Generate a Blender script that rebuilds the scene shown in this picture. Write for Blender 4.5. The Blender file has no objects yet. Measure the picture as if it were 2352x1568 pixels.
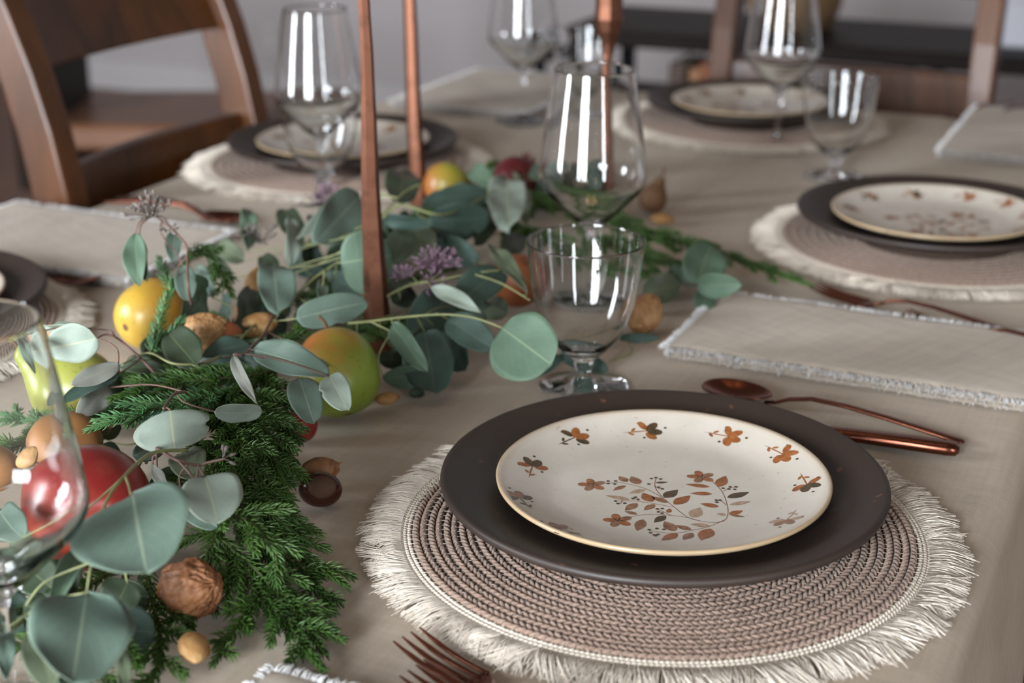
import bpy, math, random
from mathutils import Vector, Matrix, noise as mnoise
R = math.radians
rnd = random.Random(7)
scene = bpy.context.scene
COL = scene.collection

# ---------------------------------------------------------------- camera, world, windows' daylight, exposure
F = 3535.0; H0 = 0.4332; PT = R(20.112)          # metres; the table top is z = 0
cd = bpy.data.cameras.new('camera'); cam = bpy.data.objects.new('camera', cd); COL.objects.link(cam)
cam.location = (0, 0, H0); cam.rotation_euler = (R(90) - PT, 0, 0)
cd.sensor_width = 36; cd.lens = F / 2352 * 36; cd.clip_start = 0.02
cd.dof.use_dof = True; cd.dof.focus_distance = 0.93; cd.dof.aperture_fstop = 5.6; cd.dof.aperture_blades = 0
scene.camera = cam
w = bpy.data.worlds.new('world'); scene.world = w; w.use_nodes = True
bg = w.node_tree.nodes['Background']; bg.inputs[1].default_value = 1.0
_tc = w.node_tree.nodes.new('ShaderNodeTexCoord'); _sx = w.node_tree.nodes.new('ShaderNodeSeparateXYZ'); _rp = w.node_tree.nodes.new('ShaderNodeValToRGB')
w.node_tree.links.new(_tc.outputs['Generated'], _sx.inputs[0]); w.node_tree.links.new(_sx.outputs[2], _rp.inputs[0]); w.node_tree.links.new(_rp.outputs[0], bg.inputs[0])
_rp.color_ramp.elements[0].position = 0.02; _rp.color_ramp.elements[0].color = (.26, .245, .235, 1)      # the rest of the room: walls all round,
_rp.color_ramp.elements[1].position = 0.75; _rp.color_ramp.elements[1].color = (.115, .105, .095, 1)     # a dimmer ceiling overhead

def area(name, loc, rot, sx, sy, power, col):
    l = bpy.data.lights.new(name, 'AREA'); l.shape = 'RECTANGLE'; l.size = sx; l.size_y = sy
    l.energy = power; l.color = col
    o = bpy.data.objects.new(name, l); COL.objects.link(o); o.location = loc; o.rotation_euler = rot
    return o
DAY = (0.87, 0.935, 1.0)
area('daylight_back', (-1.50, -1.95, 0.62), (R(90), 0, 0), 1.15, 1.5, 270, DAY)
area('daylight_back_narrow', (1.30, -1.95, 0.62), (R(90), 0, 0), 0.28, 1.5, 30, DAY)
area('daylight_side', (-3.1, 0.55, 0.70), (0, R(-90), 0), 1.5, 0.5, 110, DAY)
# warm candle bulbs of the ceiling lamp that hangs over the table, above the frame
for _k in range(6):
    _l = bpy.data.lights.new('lamp_bulb', 'POINT'); _l.energy = 0.32; _l.color = (1.0, .62, .32); _l.shadow_soft_size = .022
    _o = bpy.data.objects.new('lamp_bulb', _l); COL.objects.link(_o)
    _o.location = (.10 + .24 * math.cos(_k * 1.047), 1.15 + .24 * math.sin(_k * 1.047), 1.05)
scene.view_settings.view_transform = 'Standard'; scene.view_settings.look = 'None'
scene.view_settings.gamma = 1; scene.view_settings.use_curve_mapping = False
scene.view_settings.exposure = 0.12
scene.cycles.use_denoising = True
scene.cycles.max_bounces = 10; scene.cycles.diffuse_bounces = 3; scene.cycles.glossy_bounces = 4
scene.cycles.transmission_bounces = 10; scene.cycles.transparent_max_bounces = 8
scene.cycles.caustics_reflective = False; scene.cycles.caustics_refractive = True
scene.cycles.sample_clamp_indirect = 30.0
scene.cycles.use_adaptive_sampling = True; scene.cycles.adaptive_threshold = 0.035

# ---------------------------------------------------------------- geometry of the place
cP, sP = math.cos(PT), math.sin(PT)
def ray(u, v):
    x = (u - 1176) / F; y = -(v - 784) / F
    return Vector((x, cP + y * sP, -sP + y * cP))
def at(u, v, z):
    r = ray(u, v); return r * ((z - H0) / r.z) + Vector((0, 0, H0))
def depth(P): return P[1] * cP - (P[2] - H0) * sP
TA = R(24.5)                                       # the table's long axis
D = Vector((math.sin(TA), math.cos(TA), 0)); N = Vector((math.cos(TA), -math.sin(TA), 0)); UP = Vector((0, 0, 1))
def nd(n, d, z=0): return N * n + D * d + UP * z
def on_d(u, v, d):
    r = ray(u, v); t = d / r.dot(D); return r * t + Vector((0, 0, H0))
ROTN = -TA                                          # z rotation whose local x is N and local y is D

# ---------------------------------------------------------------- mesh helpers
class MB:
    def __init__(s): s.v = []; s.f = []; s.m = []; s.uv = None
    def add(s, vs, fs, mi=0):
        b = len(s.v); s.v += [tuple(p) for p in vs]; s.f += [tuple(b + i for i in f) for f in fs]; s.m += [mi] * len(fs)
    def box(s, c, sz, rot=None, mi=0, bev=0.0):
        hx, hy, hz = sz[0] / 2, sz[1] / 2, sz[2] / 2
        M = rot or Matrix.Identity(3); c = Vector(c); b = min(bev, hx * .9, hy * .9, hz * .9)
        if b <= 0:
            vs = [c + M @ Vector((x * hx, y * hy, z * hz)) for x in (-1, 1) for y in (-1, 1) for z in (-1, 1)]
            s.add(vs, [(0, 1, 3, 2), (4, 6, 7, 5), (0, 4, 5, 1), (2, 3, 7, 6), (0, 2, 6, 4), (1, 5, 7, 3)], mi); return
        vs = []; idx = {}
        for x in (-1, 1):
            for y in (-1, 1):
                for z in (-1, 1):
                    for ax in range(3):
                        p = [x * (hx - b), y * (hy - b), z * (hz - b)]; p[ax] = (x * hx, y * hy, z * hz)[ax]
                        idx[(x, y, z, ax)] = len(vs); vs.append(c + M @ Vector(p))
        fs = []
        for ax in range(3):
            o = [a for a in range(3) if a != ax]
            for sg in (-1, 1):
                q = []
                for (p1, p2) in ((-1, -1), (1, -1), (1, 1), (-1, 1)):
                    k = [0, 0, 0]; k[ax] = sg; k[o[0]] = p1; k[o[1]] = p2; q.append(idx[(*k, ax)])
                fs.append(q)
        for ax in range(3):
            o = [a for a in range(3) if a != ax]
            for s1 in (-1, 1):
                for s2 in (-1, 1):
                    def K(t, a):
                        k = [0, 0, 0]; k[ax] = t; k[o[0]] = s1; k[o[1]] = s2; return idx[(*k, a)]
                    fs.append([K(-1, o[0]), K(1, o[0]), K(1, o[1]), K(-1, o[1])])
        for x in (-1, 1):
            for y in (-1, 1):
                for z in (-1, 1): fs.append([idx[(x, y, z, a)] for a in range(3)])
        s.add(vs, fs, mi)
    def tube(s, pts, rad, n=8, mi=0, caps=True, flat=None):
        pts = [Vector(p) for p in pts]; L = len(pts)
        rs = rad if isinstance(rad, (list, tuple)) else [rad] * L
        vs = []; prev = None
        for i, p in enumerate(pts):
            t = (pts[min(i + 1, L - 1)] - pts[max(i - 1, 0)])
            t = t.normalized() if t.length > 1e-9 else UP
            if prev is None:
                a = UP if abs(t.z) < .9 else Vector((1, 0, 0)); x = t.cross(a).normalized()
            else: x = (prev - t * prev.dot(t)).normalized()
            prev = x; y = t.cross(x)
            ry = 1 if flat is None else flat
            for k in range(n):
                an = 2 * math.pi * k / n
                vs.append(p + x * math.cos(an) * rs[i] + y * math.sin(an) * rs[i] * ry)
        fs = [(i * n + k, i * n + (k + 1) % n, (i + 1) * n + (k + 1) % n, (i + 1) * n + k) for i in range(L - 1) for k in range(n)]
        if caps: fs += [tuple(range(n))[::-1], tuple((L - 1) * n + k for k in range(n))]
        s.add(vs, fs, mi)
    def lathe(s, prof, n=64, c=(0, 0, 0), mi=0, closed=False):
        c = Vector(c); vs = []; L = len(prof)
        for (r, z) in prof:
            for k in range(n):
                a = 2 * math.pi * k / n; vs.append(c + Vector((r * math.cos(a), r * math.sin(a), z)))
        J = L if closed else L - 1
        fs = [(i * n + k, i * n + (k + 1) % n, ((i + 1) % L) * n + (k + 1) % n, ((i + 1) % L) * n + k) for i in range(J) for k in range(n)]
        if not closed: fs += [tuple(range(n))[::-1], tuple((L - 1) * n + k for k in range(n))]
        s.add(vs, fs, mi)
    def ellipsoid(s, c, ax, ay, az, n=8, m=5, mi=0, fn=None):
        c = Vector(c); vs = [c + az]; fs = []
        for j in range(1, m):
            ph = math.pi * j / m
            for k in range(n):
                th = 2 * math.pi * k / n
                l = (math.sin(ph) * math.cos(th), math.sin(ph) * math.sin(th), math.cos(ph))
                q = fn(l) if fn else 1.0
                vs.append(c + (ax * l[0] + ay * l[1] + az * l[2]) * q)
        vs.append(c - az)
        if fn:
            vs[0] = c + az * fn((0, 0, 1)); vs[-1] = c - az * fn((0, 0, -1))
        for k in range(n): fs.append((0, 1 + k, 1 + (k + 1) % n))
        for j in range(m - 2):
            for k in range(n):
                a = 1 + j * n; fs.append((a + k, a + n + k, a + n + (k + 1) % n, a + (k + 1) % n))
        e = len(vs) - 1; a = 1 + (m - 2) * n
        for k in range(n): fs.append((a + k, e, a + (k + 1) % n))
        s.add(vs, fs, mi)
    def build(s, name, mats, parent=None, smooth=True, loc=None):
        off = Vector(loc) if loc is not None else Vector((0, 0, 0))
        if parent is not None and loc is None: off = Vector(parent.location)
        me = bpy.data.meshes.new(name)
        me.from_pydata([(p[0] - off.x, p[1] - off.y, p[2] - off.z) for p in s.v], [], s.f)
        for m in (mats if isinstance(mats, (list, tuple)) else [mats]): me.materials.append(m)
        me.polygons.foreach_set('material_index', s.m)
        me.polygons.foreach_set('use_smooth', [smooth] * len(s.f))
        if s.uv:
            ul = me.uv_layers.new(name='UVMap')
            for lp in me.loops: ul.data[lp.index].uv = s.uv[lp.vertex_index]
        me.update()
        o = bpy.data.objects.new(name, me); COL.objects.link(o)
        if parent is not None: o.parent = parent
        elif loc is not None: o.location = off
        return o

def tag(o, label, cat, group=None, kind=None):
    if label: o['label'] = label
    if cat: o['category'] = cat
    if group: o['group'] = group
    if kind: o['kind'] = kind
    return o
def thing(name, label, cat, loc=(0, 0, 0), rz=0, group=None):
    o = bpy.data.objects.new(name, None); COL.objects.link(o); o.location = loc; o.rotation_euler = (0, 0, rz)
    o.empty_display_size = .02
    return tag(o, label, cat, group)
def local(name, mb, mats, parent, smooth=True):     # mesh given in the parent's own frame
    return mb.build(name, mats, parent, smooth, loc=(0, 0, 0)) if False else _loc(name, mb, mats, parent, smooth)
def _loc(name, mb, mats, parent, smooth):
    o = mb.build(name, mats, None, smooth); o.parent = parent; return o
def dup(root, loc, rz, label=None, group=None):
    r = root.copy(); COL.objects.link(r); r.location = loc; r.rotation_euler = (0, 0, rz)
    if label: r['label'] = label
    if group: r['group'] = group
    for ch in list(root.children):
        c = ch.copy(); COL.objects.link(c); c.parent = r
        for g in ch.children:
            d_ = g.copy(); COL.objects.link(d_); d_.parent = c
    return r
def structure(o): o['kind'] = 'structure'; return o
def sharp(o, ang=35):
    m = o.modifiers.new('edges', 'EDGE_SPLIT'); m.split_angle = R(ang); return o

# ---------------------------------------------------------------- materials
def srgb(*c): return tuple(((x / 255) / 12.92 if x <= 10 else (((x / 255) + .055) / 1.055) ** 2.4) for x in c)
class NT:
    def __init__(s, name):
        s.mat = bpy.data.materials.new(name); s.mat.use_nodes = True; s.t = s.mat.node_tree
        s.b = s.t.nodes['Principled BSDF']; s.out = s.t.nodes['Material Output']
    def n(s, typ, **kw):
        x = s.t.nodes.new(typ)
        for k, v in kw.items():
            if k in x.inputs.keys() if isinstance(k, str) else False: x.inputs[k].default_value = v
            else: setattr(x, k, v)
        return x
    def l(s, a, b): s.t.links.new(a, b)
    def noise(s, scale, detail=4, rough=.6, coord='Object', stretch=(1, 1, 1), dist=0):
        tc = s.n('ShaderNodeTexCoord'); mp = s.n('ShaderNodeMapping'); mp.inputs['Scale'].default_value = stretch
        s.l(tc.outputs[coord], mp.inputs[0])
        x = s.n('ShaderNodeTexNoise'); x.inputs['Scale'].default_value = scale; x.inputs['Detail'].default_value = detail
        x.inputs['Roughness'].default_value = rough; x.inputs['Distortion'].default_value = dist
        s.l(mp.outputs[0], x.inputs['Vector']); return x.outputs['Fac']
    def ramp(s, fac, stops):
        r = s.n('ShaderNodeValToRGB'); e = r.color_ramp.elements
        e[0].position = stops[0][0]; e[0].color = (*stops[0][1], 1)
        e[1].position = stops[-1][0]; e[1].color = (*stops[-1][1], 1)
        for p, c in stops[1:-1]:
            q = e.new(p); q.color = (*c, 1)
        s.l(fac, r.inputs[0]); return r.outputs[0]
    def mix(s, fac, a, b, mode='MIX'):
        m = s.n('ShaderNodeMix'); m.data_type = 'RGBA'; m.blend_type = mode
        for sock, val in ((m.inputs[0], fac), (m.inputs[6], a), (m.inputs[7], b)):
            if hasattr(val, 'links'): s.l(val, sock)
            elif isinstance(val, (int, float)): sock.default_value = val
            else: sock.default_value = (*val, 1)
        return m.outputs[2]
    def math(s, op, a, b=0.0):
        m = s.n('ShaderNodeMath'); m.operation = op
        for sock, val in ((m.inputs[0], a), (m.inputs[1], b)):
            if hasattr(val, 'links'): s.l(val, sock)
            else: sock.default_value = val
        return m.outputs[0]
    def bump(s, h, strength=.3, dist=.001, prev=None):
        b = s.n('ShaderNodeBump'); b.inputs['Strength'].default_value = strength; b.inputs['Distance'].default_value = dist
        s.l(h, b.inputs['Height'])
        if prev: s.l(prev, b.inputs['Normal'])
        s.l(b.outputs[0], s.b.inputs['Normal']); return b.outputs[0]
    def col(s, c):
        if hasattr(c, 'links'): s.l(c, s.b.inputs['Base Color'])
        else: s.b.inputs['Base Color'].default_value = (*c, 1)
    def set(s, **kw):
        for k, v in kw.items(): s.b.inputs[k.replace('_', ' ')].default_value = v
        return s

def simple(name, c, rough=.5, metal=0, var=.15, scale=30, bump=0, bd=.001, spec=.5):
    t = NT(name); f = t.noise(scale)
    a = tuple(x * (1 - var) for x in c); b = tuple(min(1, x * (1 + var)) for x in c)
    t.col(t.ramp(f, [(.3, a), (.7, b)])); t.set(Roughness=rough, Metallic=metal)
    t.b.inputs['Specular IOR Level'].default_value = spec
    if bump: t.bump(f, bump, bd)
    return t.mat

def m_linen(name, c, fray=False, scale=1500.0, streak=.12):
    t = NT(name)
    tc = t.n('ShaderNodeTexCoord'); mp = t.n('ShaderNodeMapping'); mp.inputs['Rotation'].default_value = (0, 0, -ROTN)
    t.l(tc.outputs['Object'], mp.inputs[0])
    hs = []
    for ax in ('X', 'Y'):
        wv = t.n('ShaderNodeTexWave'); wv.bands_direction = ax; wv.inputs['Scale'].default_value = scale / 6.283 * 2
        wv.inputs['Distortion'].default_value = 2.0; wv.inputs['Detail'].default_value = 2; wv.inputs['Detail Scale'].default_value = .7
        t.l(mp.outputs[0], wv.inputs['Vector']); hs.append(wv.outputs['Fac'])
    h = t.math('ADD', hs[0], hs[1])
    s1 = t.n('ShaderNodeTexNoise'); m1 = t.n('ShaderNodeMapping'); m1.inputs['Scale'].default_value = (14, 260, 40)
    t.l(mp.outputs[0], m1.inputs[0]); t.l(m1.outputs[0], s1.inputs['Vector']); s1.inputs['Scale'].default_value = 1; s1.inputs['Detail'].default_value = 5
    s2 = t.n('ShaderNodeTexNoise'); m2 = t.n('ShaderNodeMapping'); m2.inputs['Scale'].default_value = (300, 12, 40)
    t.l(mp.outputs[0], m2.inputs[0]); t.l(m2.outputs[0], s2.inputs['Vector']); s2.inputs['Scale'].default_value = 1; s2.inputs['Detail'].default_value = 5
    st = t.math('ADD', s1.outputs['Fac'], s2.outputs['Fac'])
    lo = tuple(x * (1 - streak) for x in c); hi = tuple(min(1, x * (1 + streak)) for x in c)
    base = t.ramp(t.math('MULTIPLY', st, .5), [(.36, lo), (.5, c), (.64, hi)])
    base = t.mix(t.math('MULTIPLY', t.math('SUBTRACT', 1.2, h), .14), base, tuple(x * .6 for x in c))
    t.col(base); t.set(Roughness=.9); t.b.inputs['Specular IOR Level'].default_value = .2
    t.b.inputs['Sheen Weight'].default_value = .15
    nb = t.bump(h, .35, .00035); t.bump(t.noise(9, 4), .5, .006, nb)
    return t.mat

M = {}
M['cloth'] = m_linen('tablecloth linen', srgb(197, 180, 160), streak=.08)
M['napkin'] = m_linen('napkin linen', srgb(198, 184, 168), scale=1100, streak=.10)
M['fray'] = simple('frayed linen edge', srgb(225, 222, 220), .9, var=.08, scale=400)
M['fringe'] = simple('cotton fringe', srgb(240, 228, 213), .9, var=.08, scale=120)
M['header'] = simple('woven cotton band', srgb(226, 214, 198), .9, var=.15, scale=700, bump=.5)
def m_rope():
    t = NT('taupe braided rope'); f = t.noise(900, 3, .7, stretch=(1, 1, 1)); g = t.noise(25, 3)
    c = t.ramp(f, [(.25, srgb(126, 100, 84)), (.5, srgb(162, 136, 120)), (.75, srgb(190, 165, 150))])
    t.col(t.mix(t.math('MULTIPLY', g, .35), c, srgb(140, 112, 94)))
    t.set(Roughness=.95); t.b.inputs['Sheen Weight'].default_value = .3; t.bump(f, .7, .0006); return t.mat
M['rope'] = m_rope()
M['gap'] = simple('dark seam between coils', srgb(96, 76, 64), .95)  # darker brown base disc that shows between the braided coils
M['stitch'] = simple('pale stitching thread', srgb(214, 204, 188), .8)
def m_charger():
    t = NT('matte brown stoneware'); f = t.noise(7, 4); g = t.noise(420, 2, .7)
    t.col(t.ramp(f, [(.3, srgb(66, 56, 52)), (.7, srgb(78, 66, 60))])); 
    sp = t.ramp(t.noise(110, 1, .3), [(.73, (0, 0, 0)), (.78, (1, 1, 1))])
    t.col(t.mix(sp, t.ramp(f, [(.3, srgb(44, 34, 29)), (.7, srgb(54, 42, 36))]), srgb(92, 60, 44)))
    t.set(Roughness=.5); t.bump(g, .12, .0006); return t.mat
M['charger'] = m_charger()
def m_cream():
    t = NT('cream speckled glaze')
    tc = t.n('ShaderNodeTexCoord'); sx = t.n('ShaderNodeSeparateXYZ'); t.l(tc.outputs['Object'], sx.inputs[0])
    r2 = t.math('SQRT', t.math('ADD', t.math('MULTIPLY', sx.outputs[0], sx.outputs[0]), t.math('MULTIPLY', sx.outputs[1], sx.outputs[1])))
    rim = t.ramp(t.math('ADD', t.math('MULTIPLY', r2, 9.69), t.math('MULTIPLY', t.math('SUBTRACT', t.noise(60, 3), .5), .03)),
                 [(.93, (0, 0, 0)), (.975, (.35, .35, .35)), (.992, (1, 1, 1))])
    speck = t.ramp(t.noise(260, 1, .3), [(.74, (0, 0, 0)), (.79, (1, 1, 1))])
    base = t.ramp(t.noise(30, 5), [(.3, srgb(206, 196, 182)), (.7, srgb(217, 208, 196))])
    base = t.mix(t.math('MULTIPLY', speck, .35), base, srgb(150, 120, 92))
    t.col(t.mix(rim, base, srgb(186, 160, 126)))
    t.set(Roughness=.25); t.bump(t.noise(500, 2), .05, .0005); return t.mat
M['cream'] = m_cream()
def paint(name, a, b):
    t = NT(name); t.col(t.ramp(t.noise(220, 3), [(.35, a), (.65, b)])); t.set(Roughness=.32); return t.mat
M['p_rust'] = paint('rust brushwork', srgb(132, 74, 34), srgb(166, 104, 60))
M['p_brown'] = paint('brown brushwork', srgb(118, 76, 48), srgb(158, 118, 88))
M['p_dark'] = paint('dark green brushwork', srgb(56, 54, 42), srgb(96, 70, 42))
M['p_pale'] = paint('thin brown wash', srgb(160, 130, 104), srgb(186, 160, 136))
def m_copper(name, c, rough, wear=.3):
    t = NT(name); f = t.noise(60, 5, .7); g = t.noise(14, 3)
    t.col(t.mix(t.math('MULTIPLY', t.ramp(f, [(.5, (0, 0, 0)), (.75, (1, 1, 1))]), wear), c, srgb(60, 42, 36)))
    t.set(Metallic=1.0, Roughness=rough); t.bump(g, .15, .003); return t.mat
M['copper'] = m_copper('polished brown copper', srgb(124, 76, 60), .24, .05)
M['candle_copper'] = m_copper('hammered aged copper', srgb(128, 86, 68), .45, .6)
def m_glass():
    t = NT('clear glass'); g = t.n('ShaderNodeBsdfGlass'); g.inputs['Roughness'].default_value = 0; g.inputs['IOR'].default_value = 1.5
    g.inputs['Color'].default_value = (.985, .99, .99, 1); t.l(g.outputs[0], t.out.inputs[0]); return t.mat
M['glass'] = m_glass()
def m_wood(name, a, b, rough=.35, sc=6):
    t = NT(name); f = t.noise(sc, 6, .65, stretch=(1, 1, .22), dist=1.2); f2 = t.noise(90, 4, .6, stretch=(1, 1, .08))
    c = t.ramp(f, [(.3, a), (.7, b)]); t.col(t.mix(t.math('MULTIPLY', f2, .35), c, tuple(x * .45 for x in a)))
    t.set(Roughness=rough); t.b.inputs['Coat Weight'].default_value = .0 if 'very dark' in name else .05; t.b.inputs['Specular IOR Level'].default_value = .15 if 'very dark' in name else .4; t.b.inputs['Coat Roughness'].default_value = .25
    t.bump(f2, .12, .001); return t.mat
M['chairwood'] = m_wood('dark stained walnut', srgb(42, 24, 11), srgb(108, 62, 25), .38)
M['darkwood'] = m_wood('very dark wood', srgb(22, 15, 12), srgb(36, 25, 20), .55)
M['blackmetal'] = simple('black iron', srgb(14, 14, 17), .6, var=.1, spec=.12)
M['wall'] = simple('pale grey wall paint', srgb(186, 178, 178), .85, var=.02, scale=2)
M['trim'] = simple('wall trim paint', srgb(200, 196, 196), .6, var=.02)
M['floorwood'] = m_wood('brown floor boards', srgb(96, 62, 42), srgb(130, 88, 62), .4)
M['white'] = simple('white card', srgb(206, 206, 214), .7, var=.05)
M['basket'] = simple('woven wicker', srgb(120, 92, 62), .8, var=.35, scale=90, bump=.8, bd=.004)

def m_leaf(name, top, vein, rough=.5, mott=.12, trans=.18):
    t = NT(name)
    tc = t.n('ShaderNodeTexCoord'); sx = t.n('ShaderNodeSeparateXYZ'); t.l(tc.outputs['UV'], sx.inputs[0])
    ac = t.math('ABSOLUTE', t.math('SUBTRACT', sx.outputs[0], .5))
    rib = t.ramp(ac, [(.0, (1, 1, 1)), (.012, (.6, .6, .6)), (.022, (0, 0, 0))])
    # side veins run outwards and forwards from the midrib
    q = t.math('SUBTRACT', t.math('MULTIPLY', sx.outputs[1], 7.0), t.math('MULTIPLY', ac, 7.5))
    q = t.math('ADD', q, t.math('MULTIPLY', t.noise(26, 2, coord='UV'), .16))
    q = t.math('ABSOLUTE', t.math('SUBTRACT', t.math('FRACT', q), .5))
    sv = t.ramp(q, [(.0, (.45, .45, .45)), (.06, (0, 0, 0))])
    edge = t.ramp(ac, [(.47, (0, 0, 0)), (.5, (.5, .5, .5))])
    lo = tuple(x * (1 - mott) for x in top); hi = tuple(min(1, x * (1 + mott)) for x in top)
    base = t.ramp(t.noise(45, 6, .7), [(.3, lo), (.7, hi)])
    spot = t.ramp(t.noise(330, 2, .5), [(.72, (0, 0, 0)), (.78, (1, 1, 1))])
    base = t.mix(t.math('MULTIPLY', spot, .3), base, tuple(x * .55 for x in top))
    base = t.mix(t.math('MULTIPLY', sv, .55), base, vein)
    base = t.mix(rib, base, vein)
    base = t.mix(edge, base, vein)
    t.col(base); t.set(Roughness=rough); t.b.inputs['Specular IOR Level'].default_value = .35
    t.bump(t.noise(60, 4), .12, .002)
    tr = t.n('ShaderNodeBsdfTranslucent'); t.l(base, tr.inputs[0])
    mx = t.n('ShaderNodeMixShader'); mx.inputs[0].default_value = trans
    t.l(t.b.outputs[0], mx.inputs[1]); t.l(tr.outputs[0], mx.inputs[2]); t.l(mx.outputs[0], t.out.inputs[0])
    return t.mat
LV = {
 'b': m_leaf('blue green leaf', srgb(104, 123, 110), srgb(150, 164, 140)),
 'p': m_leaf('pale glaucous leaf', srgb(144, 156, 143), srgb(176, 176, 144)),
 'g': m_leaf('mid green leaf', srgb(90, 112, 92), srgb(124, 142, 112)),
 'd': m_leaf('dark green leaf', srgb(56, 68, 50), srgb(92, 104, 68), .45),
 't': m_leaf('deep teal leaf', srgb(70, 90, 80), srgb(94, 112, 100)),
 'o': m_leaf('olive grey leaf', srgb(96, 106, 84), srgb(128, 132, 100)),
 's': m_leaf('silver grey leaf underside', srgb(134, 136, 127), srgb(156, 150, 124)),
}
M['stem'] = simple('green leaf stem', srgb(134, 138, 92), .5, var=.2, scale=60)
M['stem_red'] = simple('reddish leaf stem', srgb(104, 76, 66), .5, var=.25, scale=60)
M['seed'] = simple('grey violet seed buds', srgb(112, 102, 96), .6, var=.35, scale=120)
M['seed_v'] = simple('violet seed buds', srgb(120, 94, 108), .6, var=.3, scale=160)
def m_needle(name, a, b):
    t = NT(name); t.col(t.ramp(t.noise(18, 3), [(.3, a), (.7, b)])); t.set(Roughness=.38)
    t.b.inputs['Specular IOR Level'].default_value = .45; return t.mat
M['needle'] = m_needle('fir needles', srgb(50, 80, 32), srgb(82, 114, 50))
M['needle_blue'] = m_needle('bluish fir needles', srgb(60, 98, 60), srgb(98, 140, 84))
M['twig'] = simple('fir twig', srgb(70, 76, 40), .7, var=.3)

# ---------------------------------------------------------------- the room
FL = -0.75
m = MB(); m.box(nd(-.2, 1.6, FL - .05), (9, 9, .1), Matrix.Rotation(ROTN, 3, 'Z')); structure(m.build('floor', M['floorwood'], smooth=False))
m = MB(); m.box(nd(-.2, 5.05, FL + 1.4), (9, .1, 2.8), Matrix.Rotation(ROTN, 3, 'Z')); structure(m.build('wall_far', M['wall'], smooth=False))
m = MB(); m.box(nd(-4.65, 1.6, FL + 1.4), (.1, 6.8, 2.8), Matrix.Rotation(ROTN, 3, 'Z')); structure(m.build('wall_left', M['wall'], smooth=False))
m = MB(); m.box(nd(-.2, 4.985, FL + .06), (8.8, .02, .12), Matrix.Rotation(ROTN, 3, 'Z')); structure(m.build('baseboard_far', M['trim'], smooth=False))
MR = Matrix.Rotation(ROTN, 3, 'Z')

# ---------------------------------------------------------------- table and cloth
n0, n1, d0, d1 = -1.09, -0.075, 0.16, 2.15
t = thing('dining_table', 'rectangular wooden dining table hidden under the linen cloth', 'table', nd((n0 + n1) / 2, (d0 + d1) / 2, FL), ROTN)
W2, L2 = (n1 - n0) / 2 - .012, (d1 - d0) / 2 - .012
m = MB(); m.box((0, 0, .75 - .022), (W2 * 2, L2 * 2, .035), bev=.006); local('tabletop', m, M['chairwood'], t, False)
m = MB(); m.box((0, 0, .66), (W2 * 2 - .12, L2 * 2 - .12, .09)); local('apron', m, M['chairwood'], t, False)
for sx in (-1, 1):
    for sy in (-1, 1):
        m = MB(); m.tube([(sx * (W2 - .09), sy * (L2 - .09), z) for z in (0, .3, .55, .62)], [.028, .034, .042, .045], 12)
        local('leg', m, M['chairwood'], t)
def cloth():
    mb = MB(); cx, cy = (n0 + n1) / 2, (d0 + d1) / 2; hw, hl = (n1 - n0) / 2, (d1 - d0) / 2
    rad = .019; drop = .125
    nx, ny = 60, 110
    # distance outward from a rounded edge -> (offset, z)
    ks = []
    for i in range(7):
        a = math.pi / 2 * i / 6; ks.append((math.sin(a) * rad, -(1 - math.cos(a)) * rad, a))
    outs = [(o, z) for o, z, a in ks] + [(rad + .002 * j, -rad - drop * j / 8) for j in range(1, 9)]
    def top(x, y):
        return mnoise.noise(Vector((x * 5, y * 3, 0))) * .0010 + mnoise.noise(Vector((x * 14, y * 10, 3))) * .0004
    xs = [-hw + rad + (2 * hw - 2 * rad) * i / nx for i in range(nx + 1)]
    ys = [-hl + rad + (2 * hl - 2 * rad) * i / ny for i in range(ny + 1)]
    vid = {}
    for i, x in enumerate(xs):
        for j, y in enumerate(ys):
            e = min(1, min(hw - abs(x), hl - abs(y)) / .06)
            p = nd(cx + x, cy + y, -.0015 + top(x, y) * e); vid[(i, j)] = len(mb.v); mb.v.append(tuple(p))
    def q(f): mb.f.append(tuple(f)); mb.m.append(0)
    for i in range(nx):
        for j in range(ny): q((vid[(i, j)], vid[(i + 1, j)], vid[(i + 1, j + 1)], vid[(i, j + 1)]))
    loop = [(i, 0, 0, -1) for i in range(nx + 1)] + [(nx, j, 1, 0) for j in range(ny + 1)] + \
           [(nx - i, ny, 0, 1) for i in range(nx + 1)] + [(0, ny - j, -1, 0) for j in range(ny + 1)]
    prev = [vid[(a[0], a[1])] for a in loop]
    s_ = 0; K = len(loop)
    for k, (o, z) in enumerate(outs[1:]):
        cur = []
        for q_, (i, j, ox, oy) in enumerate(loop):
            x, y = xs[i], ys[j]; u = q_ * .021
            rip = 0
            if z < -rad: rip = (mnoise.noise(Vector((u * 3.2, 0, 5))) * .022 + mnoise.noise(Vector((u * 9, 0, 9))) * .006) * (-z - rad) / drop
            oo = max(o + rip, rad * .8 if z < -rad else o)
            p = nd(cx + x + ox * oo, cy + y + oy * oo, z - .0015); cur.append(len(mb.v)); mb.v.append(tuple(p))
        for q_ in range(K):
            b = (q_ + 1) % K
            q((prev[q_], cur[q_], cur[b], prev[b]))
        prev = cur
    o = mb.build('tablecloth', M['cloth'])
    so = o.modifiers.new('thickness', 'SOLIDIFY'); so.thickness = .0008; so.offset = -1
    return tag(o, 'oatmeal linen tablecloth draped over the whole dining table', 'tablecloth')
cloth()

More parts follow.
